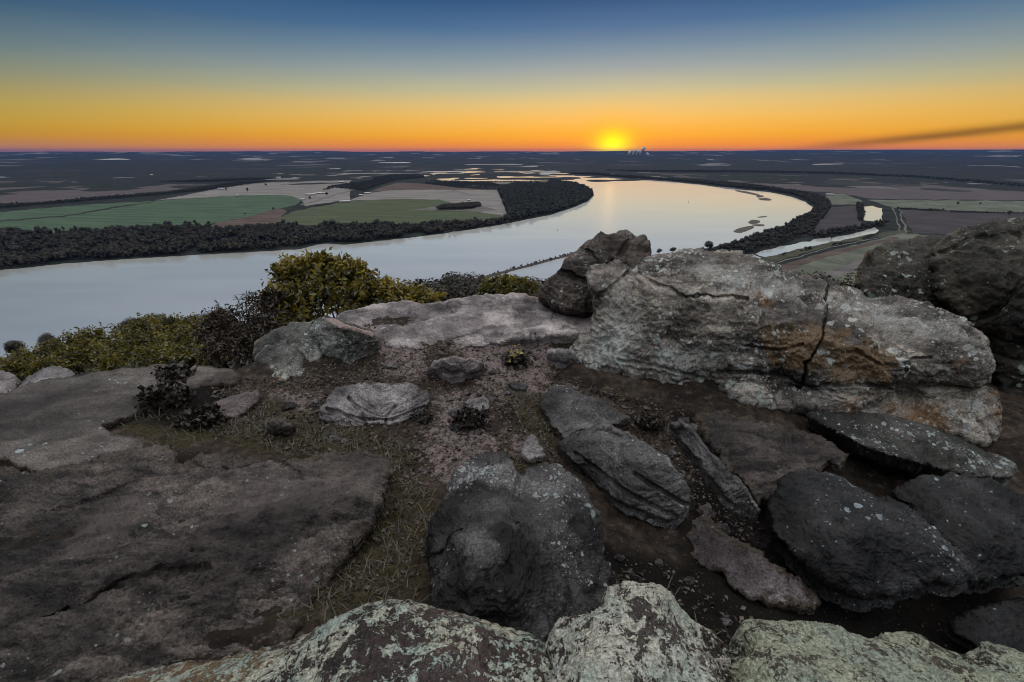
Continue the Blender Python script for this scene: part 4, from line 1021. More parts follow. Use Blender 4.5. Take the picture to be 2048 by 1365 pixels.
# sandbars in the bend
def sandbar(pts, label):
    P = catmull(np.array(pts, float), True, 2.5)
    W = np.array([at(a, b, VZ)[:2] for a, b in P])
    c = W.mean(0)
    n = len(W)
    V, Q = [], []
    for k, (s, h) in enumerate(((1.0, .2), (.9, .9), (.6, 1.7), (.25, 2.0))):
        V.append(np.hstack([c + (W - c) * s, np.full((n, 1), VZ + h)]))
    for k in range(3):
        for i in range(n):
            Q.append((k * n + i, k * n + (i + 1) % n, (k + 1) * n + (i + 1) % n, (k + 1) * n + i))
    V = np.vstack(V + [[[c[0], c[1], VZ + 2.1]]])
    T = [(len(V) - 1, 3 * n + i, 3 * n + (i + 1) % n) for i in range(n)]
    tag(mesh_obj('sandbar', V, [Q, T], C_bar), kind='structure')


for b in ([(1466, 464), (1475, 458), (1490, 454), (1506, 452), (1508, 456), (1498, 461), (1480, 467)], [(1496, 446), (1504, 440), (1520, 442), (1518, 447), (1504, 449)], [(1502, 450), (1520, 449), (1530, 450), (1528, 453), (1512, 453)],
          [(1514, 435), (1525, 433), (1535, 433), (1530, 435), (1518, 436)], [(1470, 381), (1485, 382), (1506, 386), (1520, 390), (1516, 392), (1495, 388), (1475, 384)], [(1512, 392), (1524, 391), (1528, 394), (1516, 396)], [(1516, 398), (1530, 396), (1543, 399), (1540, 402), (1522, 401)]):
    sandbar(b, '')


# ------------------------------------------------------------------ trees
def ico(sub):
    import bmesh
    bm = bmesh.new()
    bmesh.ops.create_icosphere(bm, subdivisions=sub, radius=1)
    bm.verts.ensure_lookup_table()
    V = np.array([v.co[:] for v in bm.verts]); T = np.array([[v.index for v in f.verts] for f in bm.faces])
    bm.free()
    return V, T


ICO1, ICO2, ICO3 = ico(1), ico(2), ico(3)


def crown_proto(seed, nt, core, nb=5, ts=(.03, .085)):
    """crown of unit height on z 0..1: lumpy cores plus ragged leaf clumps"""
    r = np.random.default_rng(seed)
    Vs, Ts, A, n = [], [], [], 0
    cs = []
    for i in range(nb):
        a = r.uniform(0, 2 * np.pi)
        c = np.array([math.cos(a) * r.uniform(.05, .24), math.sin(a) * r.uniform(.05, .24), r.uniform(.32, .74)])
        if i == 0: c = np.array([0, 0, .62])
        cs.append((c, np.array([r.uniform(.2, .3), r.uniform(.2, .3), r.uniform(.2, .3)])))
    for c, s in cs:
        V = core[0] * s * .74 * (1 + .9 * perlin(core[0] * 2.6 + seed * 7.1 + c * 9))[:, None] * .93 + c
        Vs.append(V); Ts.append(core[1] + n); A.append(np.full(len(V), r.uniform(.1, .6))); n += len(V)
    if nt:
        for k in range(nt):
            c, s = cs[r.integers(nb)]
            d = r.normal(size=3); d /= np.linalg.norm(d)
            if d[2] < -.4: d[2] *= -1
            p = c + d * s * r.uniform(.85, 1.2)
            u = r.normal(size=3); v = np.cross(d, u); v /= np.linalg.norm(v) + 1e-9
            u = np.cross(v, d) + d * r.uniform(-.7, .7)
            h = r.uniform(*ts)
            Vs.append(np.array([p + u * h, p - u * h * .6 + v * h, p - u * h * .5 - v * h])); Ts.append(np.array([[n, n + 1, n + 2]])); A.append(np.full(3, r.uniform(0, .9))); n += 3
    V = np.vstack(Vs)
    return V, np.vstack(Ts), np.concatenate(A)


PROTO_HI = [crown_proto(i, 900, ICO2, 8, (.018, .045)) for i in range(5)]
PROTO_MID = [crown_proto(20 + i, 150, ICO1, 6, (.025, .07)) for i in range(7)]
PROTO_MID2 = [crown_proto(60 + i, 230, ICO1, 7, (.022, .06)) for i in range(4)]
PROTO_LOW = [crown_proto(40 + i, 40, ICO1, 4, (.04, .10)) for i in range(5)]
M_wood = leaf_mat('far_tree_leaves', (.006, .008, .005), (.024, .027, .014), .15)
M_autumn = leaf_mat('dull_autumn_leaves', (.007, .007, .005), (.052, .042, .024), .2)
M_bark = flat_mat('bark', (.030, .024, .020), (.075, .062, .052), 6, aniso=None)


def scatter_poly(W, step):
    lo, hi = W.min(0), W.max(0)
    gx_, gy_ = np.meshgrid(np.arange(lo[0], hi[0], step), np.arange(lo[1], hi[1], step))
    p = np.stack([gx_.ravel(), gy_.ravel()], 1) + rng.uniform(-.45, .45, (gx_.size, 2)) * step
    return p[inside(W, p)]


def plant_mesh(name, pos, hs, protos, mat, label=None, wide=1.0):
    Vs, Ts, A, n = [], [], [], 0
    pick = rng.integers(len(protos), size=len(pos))
    for k, (V, T, a) in enumerate(protos):
        m = pick == k
        P, H = pos[m], hs[m]
        if not len(P): continue
        th = rng.uniform(0, 6.28, len(P))
        c, s = np.cos(th), np.sin(th)
        sx = H * wide * rng.uniform(.55, 1.35, len(P))
        X = (V[None, :, 0] * c[:, None] - V[None, :, 1] * s[:, None]) * sx[:, None] + P[:, 0, None]
        Y = (V[None, :, 0] * s[:, None] + V[None, :, 1] * c[:, None]) * sx[:, None] + P[:, 1, None]
        Z = V[None, :, 2] * H[:, None] + P[:, 2, None]
        W = np.stack([X, Y, Z], -1).reshape(-1, 3)
        TT = (T[None] + (np.arange(len(P)) * len(V))[:, None, None]).reshape(-1, 3) + n
        Vs.append(W); Ts.append(TT); n += len(W)
        A.append((a[None] * .6 + (rng.uniform(0, 1, len(P)) ** 2.2)[:, None] * .8 - .15).ravel())
    return mesh_obj(name, np.vstack(Vs), np.vstack(Ts), mat, None, True, {'tint': np.concatenate(A)})


def forest(name, polys, step, h, protos, mat, wide=1.0, gap=0.0):
    pos = []
    for P in polys:
        W = np.array([at(a, b, VZ)[:2] for a, b in P])
        p = scatter_poly(W, step)
        if gap:
            p = p[perlin(np.stack([p[:, 0] / 90, p[:, 1] / 90, p[:, 0] * 0 + 2], 1)) > gap - .6]
        pos.append(p)
    p = np.vstack(pos)
    pos = np.hstack([p, np.full((len(p), 1), VZ + .1)])
    hs = rng.uniform(h[0], h[1], len(p)) * (1 + .35 * perlin(np.stack([p[:, 0] / 60, p[:, 1] / 60, p[:, 0] * 0], 1)))
    o = plant_mesh(name, pos, hs, protos, mat, wide=wide)
    print('forest', name, len(pos))
    return tag(o, kind='stuff')


forest('riverside_wood', [[(-1300, 600), (-800, 555), (-330, 520), (-120, 472), (0, 466), (100, 472), (200, 468), (300, 462), (380, 462), (480, 462), (560, 456), (610, 460), (650, 458), (700, 456), (800, 454), (900, 452), (950, 449), (1000, 444), (1002, 449), (943, 458), (870, 468), (800, 476), (720, 484), (690, 486), (655, 484), (618, 489), (590, 496), (520, 501), (420, 506), (300, 513), (150, 523), (0, 538), (-120, 560), (-350, 610), (-850, 680), (-1300, 715)]],
       9.5, (9, 25), PROTO_MID + PROTO_MID2, M_autumn, .9, .42)
forest('riverside_wood', [[(-330, 500), (-120, 468), (0, 464), (100, 470), (200, 466), (300, 460), (380, 460), (480, 460), (560, 455), (650, 457), (700, 455), (800, 453), (900, 451), (960, 448), (900, 455), (800, 462), (600, 475), (400, 486), (200, 500), (0, 515), (-200, 540)]], 21, (16, 31), PROTO_MID2, M_wood, .8, .55)
forest('peninsula_wood', [[(1002, 449), (1016, 432), (1006, 400), (996, 381), (1030, 369), (1095, 370), (1100, 362), (1148, 369), (1170, 376), (1184, 384), (1185, 391), (1175, 402), (1147, 414), (1106, 427), (1060, 436)]], 12, (13, 27), PROTO_LOW, M_wood, .95)
forest('peninsula_wood', [[(850, 365), (943, 366), (985, 367), (1000, 371), (996, 382), (900, 375), (850, 368)], [(860, 362), (945, 364.5), (1060, 363.5), (1105, 363), (1100, 364.5), (980, 366), (880, 364)]], 16, (7, 12), PROTO_LOW, M_wood, 1.1)
forest('copse', [[(874, 417), (905, 413), (935, 410), (958, 409), (961, 414), (940, 419), (900, 421), (876, 421)]], 9, (14, 20), PROTO_MID, M_autumn, 1.0)
forest('hedgerow', [[(-150, 424), (0, 419), (90, 411), (200, 401), (330, 391), (440, 378), (540, 364), (555, 362), (470, 366), (420, 374), (330, 386), (200, 396), (90, 407), (-150, 419)], [(320, 365), (420, 365), (500, 361.5), (556, 358), (500, 357.5), (400, 361)], [(645, 383), (670, 377), (730, 383), (760, 371), (790, 362), (850, 356), (846, 352), (790, 350), (750, 356), (745, 362), (700, 368), (665, 373)]], 14, (9, 15), PROTO_LOW, M_wood, 1.1)
forest('far_bank_wood', [[(1135, 348.5), (1190, 350), (1250, 356), (1330, 361.5), (1410, 368), (1452, 375), (1500, 378.5), (1540, 382), (1583, 390), (1612, 400), (1630, 413), (1622, 427), (1597, 440), (1570, 455), (1536, 467), (1502, 478), (1470, 490), (1430, 500), (1400, 506), (1440, 516), (1500, 508), (1560, 490), (1600, 478), (1625, 464), (1645, 440), (1662, 416), (1655, 403), (1630, 392), (1590, 384), (1520, 374), (1450, 366.5), (1380, 362), (1300, 356), (1240, 352), (1180, 347)],
          [(1600, 474), (1680, 464), (1722, 454), (1760, 447), (1775, 452), (1752, 455), (1700, 468), (1640, 476)], [(1712, 410), (1726, 413), (1727, 442), (1718, 448)]], 11, (7, 21), PROTO_MID + PROTO_MID2, M_autumn, .95, .35)
forest('far_hedge', [[(1200, 341), (1300, 346), (1480, 346), (1660, 349), (1840, 357), (2000, 371), (2120, 381), (2120, 376), (2000, 366), (1840, 353.5), (1660, 345), (1480, 342), (1300, 342)]], 40, (10, 18), PROTO_LOW, M_wood, 2.2)
forest('canal_scrub', [[(1560, 510), (1640, 496), (1700, 484), (1752, 469), (1756, 472), (1700, 487), (1640, 498), (1570, 513)], [(1500, 506), (1530, 500), (1505, 510), (1496, 512)], [(1800, 417), (1850, 420), (1890, 422), (1900, 424), (1850, 422), (1800, 419)], [(1900, 424), (2100, 428), (2100, 430), (1900, 426)]], 8, (4, 9), PROTO_MID, M_autumn, 1.1, .55)

# the wooded slope under the lookout, kept below the sight lines to the river
SKY = np.array([(-400, 740), (0, 700), (130, 680), (250, 658), (330, 648), (420, 646), (520, 625), (600, 650), (850, 600), (900, 575), (1000, 570), (1080, 575), (1150, 640), (1500, 660), (1700, 600), (2048, 700), (2400, 700)])
pts = []
for lo, hi, stp in ((22, 90, 3.4), (90, 320, 7.5)):
    n_ = int((hi * hi - lo * lo) * R(126) / 2 / stp ** 2)
    rr_ = np.sqrt(rng.uniform(lo * lo, hi * hi, n_)); aa_ = rng.uniform(R(-64), R(62), n_)
    pts.append(np.stack([rr_ * np.sin(aa_), rr_ * np.cos(aa_)], 1))
p = np.vstack(pts)
z = ground_z(p[:, 0], p[:, 1], False)
hs = rng.uniform(5, 11, len(p))
tx, ty = project(np.stack([p[:, 0], p[:, 1], z + hs], 1))
lim = np.interp(tx, SKY[:, 0], SKY[:, 1])
hs = np.where(ty < lim, hs * .55, hs)
tx, ty = project(np.stack([p[:, 0], p[:, 1], z + hs], 1))
ok_ = ty > lim
p, z, hs = p[ok_], z[ok_], hs[ok_]
tag(plant_mesh('hillside_wood', np.stack([p[:, 0], p[:, 1], z - .3], 1), hs, PROTO_MID, M_autumn, wide=1.15), kind='stuff')
print('hillside', len(p))


def proto_tree(name, base, h, label, cat='tree', group=None, proto=None, mat=None, wide=1.0, trunk=.12):
    V, T, a = proto
    root = empty(name, base, label, cat, group)
    mb = MB()
    b = np.array(base)
    mb.tube([b + [0, 0, -.5], b + [.02 * h, 0, .25 * h], b + [0, .02 * h, .6 * h]], [.035 * h, .028 * h, .012 * h], 6)
    for k in range(4):
        an = k * 1.6 + h
        mb.tube([b + [0, 0, .3 * h], b + [.16 * h * math.cos(an), .16 * h * math.sin(an), .55 * h]], [.014 * h, .006 * h], 5)
    mb.build('trunk', M_bark, root)
    th = rng.uniform(0, 6.28)
    c, s = math.cos(th), math.sin(th)
    W = np.stack([(V[:, 0] * c - V[:, 1] * s) * h * wide, (V[:, 0] * s + V[:, 1] * c) * h * wide, V[:, 2] * h * (1 - trunk) + trunk * h], 1) + b
    mesh_obj('crown', W, T, mat or M_autumn, root, True, {'tint': a * .7 + rng.uniform(0, .4)})
    return root


FT = [(180, 463, 14, 'rounded dark tree standing above the left end of the riverside wood'), (128, 462, 15, 'broad dark tree at the lower edge of the green field far left'), (310, 456, 15, 'tall dark tree in front of the green field, left of a close pair'),
      (372, 450, 15, 'slender tree of a close pair at the lower edge of the green field'), (391, 449, 17, 'taller tree of a close pair at the lower edge of the green field'), (418, 449, 12, 'small round tree just right of a close pair by the green field'),
      (547, 421, 14, 'dark tree on the corner between the two green fields'), (490, 431, 10, 'small bushy tree on the edge between green wheat and brown soil'), (532, 373, 22, 'lone tree in the pale stubble north of the green field'),
      (495, 384, 24, 'small dark tree cluster on the upper edge of the green field'), (654, 393, 24, 'lone tree on the pale field left of the farm wood'), (620, 400, 20, 'tree beside the low sheds at the tip of the green field'),
      (453, 382, 20, 'dark tree next to the white roof at the end of the hedgerow'), (565, 359, 30, 'tree beside the farmhouse in the far pale field'), (810, 341, 34, 'lone distant tree on the pale field near the upstream pond'),
      (630, 457, 12, 'dark tree on the lower border of the olive field'), (690, 455, 12, 'round tree left of the gap in the riverside trees'), (712, 455, 13, 'leafy tree right of the gap in the riverside trees'), (1015, 449, 16, 'pointed tree by the corner of the peninsula wood'),
      (1662, 480, 17, 'large round dark tree at the head of the canal'), (1795, 421, 16, 'tree at the top of the two tracks'), (1860, 423, 14, 'left one of two round trees on the line of bushes behind the dark field'), (1885, 423, 13, 'right one of two round trees on the line of bushes behind the dark field'),
      (2018, 431, 20, 'big dark tree near the right border beyond the dark field'), (1915, 410, 14, 'round bush alone in the sage meadow'), (1960, 410, 12, 'small bush in the sage meadow right of the round one'), (1610, 499, 8, 'left one of two tiny bushes mirrored in the canal'), (1620, 498, 8, 'right one of two tiny bushes mirrored in the canal'),
      (1590, 388, 18, 'tall clump of trees on the far river bank above the upper sandbars')]
for i, (px, py, h, lb) in enumerate(FT):
    b = at(px, py, VZ); b[2] += .1
    proto_tree('round_tree', b, h, lb, 'tree', 'single trees on the plain', PROTO_HI[i % 5], M_autumn if i % 3 else M_wood, rng.uniform(.85, 1.15), .1)
for i, (px, py, h, lb) in enumerate([(1415, 503, 28, 'spreading dark tree on the river bank seen over the big boulder'), (1452, 503, 24, 'bushy tree right of the spreading one on the near river bank'), (1345, 508, 17, 'low bushy tree on the bank just right of the pillar boulder'), (1318, 510, 16, 'low tree touching the pillar boulder on its right'), (1378, 508, 14, 'small tree on the bank left of the spreading one'), (1485, 503, 18, 'round tree at the left end of the canal')]):
    b = at(px, py, VZ); b[2] += .1
    proto_tree('bank_tree', b, h, lb, 'tree', 'trees on the near river bank', PROTO_HI[i % 5], M_autumn, 1.15, .12)
HT = [(1690, 546, 62, 20, 'large dark bushy tree in the gap between the big boulder and the right boulders'), (1612, 552, 60, 9, 'small dark bush behind the back of the big boulder'), (1655, 552, 66, 11, 'low dark bush left of the large one in the rock gap')]
for Y0, lst in ((85, [(28, 696, 'dark crown lowest at the left border above the cliff edge'), (90, 676, 'dark crown behind the yellow shrubs, second from the left border'), (256, 640, 'dark crown on the skyline left of the tallest dark one'), (302, 630, 'tallest dark round crown over the yellow green shrubs'), (385, 631, 'flat dark crown right of the tallest round one'), (430, 624, 'dark crown at the left foot of the bare twiggy tree')]),
                (78, [(868, 562, 'dark oak crown just right of the yellow vine bush'), (900, 558, 'second dark oak crown right of the yellow vine bush'), (932, 553, 'dark oak crown in the middle of the row over the long slab'), (960, 549, 'tallest dark oak crown at the end of the rock dike'), (1043, 551, 'dark oak crown left of the pillar boulder'), (1068, 556, 'dark oak crown touching the pillar boulder'), (990, 562, 'dark crown behind the small yellow bush')])):
    HT += [(px, py, Y0 + rng.uniform(-12, 12), 0, lb) for px, py, lb in lst]
for i, (px, py, Y, h, lb) in enumerate(HT):
    top = at(px, py - 4, Y)
    gz = float(ground_z(np.array([top[0]]), np.array([top[1]]), False)[0])
    b = np.array([top[0], top[1], gz])
    hh = max(top[2] - gz, 4)
    cr = min(hh, 11 if i > 2 else 13)
    proto = PROTO_HI[i % 5]
    root = empty('hillside_oak', b, lb, 'tree', 'trees on the slope below the lookout')
    mb = MB(); mb.tube([b + [0, 0, -1], b + [.2, 0, hh * .5], b + [0, 0, hh - cr * .5]], [.35, .28, .15], 7)
    for k in range(5):
        an = k * 1.3; q = b + [0, 0, hh - cr * .8]
        mb.tube([q, q + [cr * .2 * math.cos(an), cr * .2 * math.sin(an), cr * .35]], [.14, .05], 5)
    mb.build('trunk', M_bark, root)
    V, T, a = crown_proto(300 + i, 5000, ICO2, 12, (.010, .026))
    wd = 1.15 if i != 1 else .8
    V = V.copy()
    W = V * [cr * wd, cr * wd, cr] + [b[0], b[1], b[2] + hh - cr]
    mesh_obj('crown', W, T, M_autumn, root, True, {'tint': a})


# ------------------------------------------------------------------ leafy shrubs along the cliff edge
def leaf_shape(p, ax, nr, L, w, fold):
    sd = np.cross(ax, nr); sd /= np.linalg.norm(sd, axis=-1, keepdims=True) + 1e-9
    nr = np.cross(sd, ax)
    a = p
    b = p + ax * (L * .45)[:, None] + sd * (L * w)[:, None] + nr * (L * fold)[:, None]
    c = p + ax * L[:, None] - nr * (L * .12)[:, None]
    d = p + ax * (L * .45)[:, None] - sd * (L * w)[:, None] + nr * (L * fold)[:, None]
    return np.stack([a, b, c, d], 1)


def shrub(name, label, base, blobs, leaf_L, per_twig, twigs, mat, cat='shrub', group=None, droop=.35, tint=(0, 1), w=.24, rad=.03, leafless=0.0, r_=None):
    """blobs: (px, py, Y, radius px). Limbs run from the base to each blob, twigs through it, leaves along the twigs."""
    r = r_ or np.random.default_rng(zlib.crc32(label.encode()))
    root = empty(name, base, label, cat, group)
    br = MB(); lv = MB()
    base = np.array(base, float)
    for px, py, Y, rp in blobs:
        c = at(px, py, Y)
        rd = rp / F * depth_of((px, py, Y))
        mid = (base + c) / 2 + r.normal(size=3) * .12 * np.linalg.norm(c - base)
        br.tube([base + r.normal(size=3) * .03, mid, c], [rad, rad * .7, rad * .35], 6)
        nt = int(twigs)
        d = r.normal(size=(nt, 3)); d /= np.linalg.norm(d, axis=1, keepdims=True)
        d[:, 2] = d[:, 2] * .8 + .25
        s = c + d * rd * r.uniform(.0, .45, (nt, 1))
        e = c + d * rd * r.uniform(.75, 1.4, (nt, 1)) ** 1.0 * np.array([1.0, 1.0, .95])
        for i in range(0, nt, 3):
            br.tube([s[i], (s[i] + e[i]) / 2 + r.normal(size=3) * rd * .05, e[i]], [rad * .25, rad * .18, rad * .08], 4)
        k = per_twig
        if k:
            f = (np.arange(k)[None] + r.uniform(0, 1, (nt, k))) / k
            P = (s[:, None] + (e - s)[:, None] * f[..., None] + r.normal(size=(nt, k, 3)) * rd * .05).reshape(-1, 3)
            dd = np.repeat(d, k, 0)
            ax = dd * .6 + r.normal(size=P.shape) * .7 + np.array([0, 0, -droop])
            ax /= np.linalg.norm(ax, axis=1, keepdims=True)
            nr = r.normal(size=P.shape) + np.array([0, -.3, .9])
            L = leaf_L * r.uniform(.55, 1.25, len(P))
            q = leaf_shape(P, ax, nr, L, w, .10)
            n = len(P)
            i0 = np.arange(n)[:, None] * 4
            T = np.vstack([i0 + [0, 1, 2], i0 + [0, 2, 3]])
            tt = np.repeat(np.repeat(r.uniform(tint[0], tint[1], nt), k) * .6 + r.uniform(0, .4, n), 4)
            lv.add(q.reshape(-1, 3), T, None, tt)
    br.build('branches', M_bark, root)
    if lv.n:
        lv.build('foliage', mat, root, smooth=False)
    return root


L_vine = leaf_mat('yellowing_leaves', (.018, .020, .006), (.29, .235, .048), .48)
L_vine2 = leaf_mat('olive_leaves', (.013, .015, .005), (.20, .172, .038), .44)
L_brown = leaf_mat('brown_withered_leaves', (.013, .0075, .0045), (.052, .031, .016), .25)
L_dead = leaf_mat('black_withered_leaves', (.007, .005, .004), (.034, .023, .018), .1)
L_bright = leaf_mat('bright_yellow_leaves', (.22, .20, .03), (.46, .38, .06), .4)
L_straw = leaf_mat('dry_grass_blades', (.012, .012, .005), (.095, .072, .036), .2)


def gbase(px, py, Y):
    c = at(px, py, Y)
    return np.array([c[0], c[1], float(ground_z(np.array([c[0]]), np.array([c[1]]), False)[0])])


GS = 'shrubs along the cliff edge'
shrub('vine_bush', 'tall yellow green leafy bush standing against the river left of the middle', gbase(645, 640, 9.6),
      [(590, 560, 9.6, 42), (612, 545, 9.7, 30), (645, 545, 9.7, 36), (645, 528, 9.7, 17), (688, 560, 9.5, 42), (715, 556, 9.5, 30), (600, 600, 9.3, 52), (655, 595, 9.2, 55), (705, 600, 9.2, 50), (565, 600, 9.5, 36), (735, 590, 9.2, 36), (560, 635, 9.2, 40), (610, 640, 8.9, 45), (575, 548, 9.6, 20), (690, 538, 9.6, 17)], .125, 13, 62, L_vine, 'shrub', GS)
shrub('vine_bush', 'low yellow leaved bush between the tall one and the long slab', gbase(810, 620, 9.4),
      [(770, 590, 9.3, 30), (800, 594, 9.2, 28), (835, 598, 9.1, 24), (862, 602, 9.0, 18), (780, 615, 9.0, 32), (825, 615, 8.9, 26), (755, 580, 9.3, 18)], .115, 12, 55, L_vine, 'shrub', GS)
shrub('vine_bush', 'small yellow green bush peeping over the long slab near the pillar boulder', gbase(1015, 600, 9.4),
      [(985, 575, 9.4, 18), (1010, 571, 9.4, 18), (1035, 578, 9.2, 20), (1058, 582, 9.0, 18), (1000, 590, 9.2, 22), (1045, 592, 9.1, 20), (975, 584, 9.2, 14)], .10, 11, 50, L_vine2, 'shrub', GS)
shrub('withered_bush', 'dark brown withered bush between the bare twigs and the squared block', gbase(500, 720, 8.2),
      [(530, 625, 8.8, 42), (500, 650, 8.5, 45), (460, 665, 8.6, 40), (445, 640, 9.0, 30), (540, 660, 8.0, 40), (490, 700, 7.6, 45), (435, 700, 8.0, 40), (420, 670, 8.8, 30), (540, 600, 9.0, 24)], .085, 10, 60, L_brown, 'shrub', GS, tint=(0, .8))
for lb, bl in (('yellow green shrub lowest at the left above the pale edge boulders', [(60, 722, 10.5, 30), (100, 715, 10.8, 30), (135, 700, 11.2, 28), (30, 735, 9.8, 28), (150, 725, 10, 30), (90, 738, 9.4, 28)]),
               ('yellow green shrub with upright sprays, second from the left border', [(160, 690, 11.5, 26), (185, 680, 11.5, 26), (210, 690, 11.2, 28), (200, 712, 10.5, 34), (240, 705, 10.5, 30), (165, 712, 10.4, 26), (220, 730, 9.6, 30)]),
               ('brightest yellow green shrub under the tallest dark crown', [(262, 672, 11.5, 28), (290, 662, 11.5, 28), (325, 665, 11.2, 30), (300, 690, 10.6, 36), (270, 705, 10.2, 30), (345, 690, 10.4, 30), (305, 718, 9.6, 30)]),
               ('olive shrub right of the brightest one, next to the withered bush', [(355, 655, 11.5, 24), (385, 665, 11.2, 28), (375, 690, 10.4, 32), (405, 690, 10.2, 28), (385, 715, 9.5, 32), (345, 722, 9.3, 28), (425, 715, 9.3, 26)])):
    cx_, cy_ = np.mean([b[0] for b in bl]), np.mean([b[1] for b in bl])
    shrub('leafy_shrub', lb, gbase(cx_, cy_, 10.5), bl, .095, 13, 62, L_vine2, 'shrub', GS)
shrub('bare_tree', 'bare twiggy little tree sticking up left of the tall yellow green bush', gbase(490, 640, 9.5),
      [(478, 600, 9.5, 16), (492, 590, 9.5, 18), (505, 598, 9.5, 16), (485, 615, 9.4, 18)], .05, 0, 34, L_brown, 'tree', None, rad=.022)
shrub('dead_tree', 'single crooked dead stick rising left of the bare twiggy tree', gbase(437, 640, 9.6), [(436, 612, 9.6, 8), (433, 620, 9.5, 10)], .05, 2, 10, L_brown, 'tree', None, rad=.018)

# black withered plants on the platform
def tuft(px, py, z, rpx, label, n=26, yellow=0, stick=False):
    c = at(px, py, z)
    gz = float(ground_z(np.array([c[0]]), np.array([c[1]]))[0])
    b = np.array([c[0], c[1], gz])
    r = np.random.default_rng(zlib.crc32(label.encode()))
    root = empty('withered_plant', b, label, 'plant', 'black withered plants on the bare soil')
    rd = rpx / F * depth_of((px, py, z))
    st = MB(); lv = MB(); yl = MB()
    for i in range(n):
        a = r.uniform(0, 6.28); el = r.uniform(.05, .85)
        d = np.array([math.cos(a) * math.cos(el), math.sin(a) * math.cos(el), math.sin(el)])
        e = b + d * rd * r.uniform(.5, 1.1)
        m = (b + e) / 2 + r.normal(size=3) * rd * .12
        s0 = b + np.array([math.cos(a), math.sin(a), 0]) * rd * r.uniform(0, .6)
        st.tube([s0, m, e], [.006, .005, .002], 4)
        k = 9
        P = m + (e - m) * r.uniform(-.3, 1.1, (k, 1)) + r.normal(size=(k, 3)) * rd * .16
        P[:, 2] = np.maximum(P[:, 2], gz + .004)
        ax = r.normal(size=(k, 3)) + [0, 0, -.2]; ax /= np.linalg.norm(ax, axis=1, keepdims=True)
        q = leaf_shape(P, ax, r.normal(size=(k, 3)), rd * r.uniform(.18, .42, k), .36, .2)
        i0 = np.arange(k)[:, None] * 4
        lv.add(q.reshape(-1, 3), np.vstack([i0 + [0, 1, 2], i0 + [0, 2, 3]]), None, np.repeat(r.uniform(0, .9, k), 4))
    st.build('stems', M_bark, root)
    lv.build('leaves', L_dead, root, smooth=False)
    if yellow:
        P = b + np.array([0, 0, rd * .75]) + r.normal(size=(yellow, 3)) * rd * np.array([.4, .3, .3])
        ax = r.normal(size=(yellow, 3)); ax /= np.linalg.norm(ax, axis=1, keepdims=True)
        q = leaf_shape(P, ax, r.normal(size=(yellow, 3)) + [0, -1, 1], rd * r.uniform(.25, .42, yellow), .4, .1)
        i0 = np.arange(yellow)[:, None] * 4
        yl.add(q.reshape(-1, 3), np.vstack([i0 + [0, 1, 2], i0 + [0, 2, 3]]), None, np.repeat(r.uniform(.3, 1, yellow), 4))
        yl.build('yellow_leaves', L_bright, root, smooth=False)
    return root


tuft(330, 800, -2.28, 46, 'largest black withered plant heap on the left slab', 60)
tuft(352, 748, -2.26, 36, 'black withered plant lying on the cliff edge slab behind the largest heap', 34)
tuft(400, 838, -2.28, 42, 'black withered plant with straw stalks right of the largest heap', 50)
tuft(955, 738, -2.33, 22, 'small black plant with yellow leaves at the end of the rounded grey stone', 26, 5)
tuft(1033, 722, -2.33, 30, 'black plant with the brightest yellow leaves below the long slab', 36, 9)
tuft(848, 838, -2.38, 22, 'small black withered plant beside the broken end of the pale ledge stone', 26)
tuft(940, 842, -2.38, 36, 'spreading black withered plant behind the round split boulder', 50)
tuft(1300, 838, -2.46, 30, 'dark plant remains in the soil between the grey plate and the big boulder', 34)


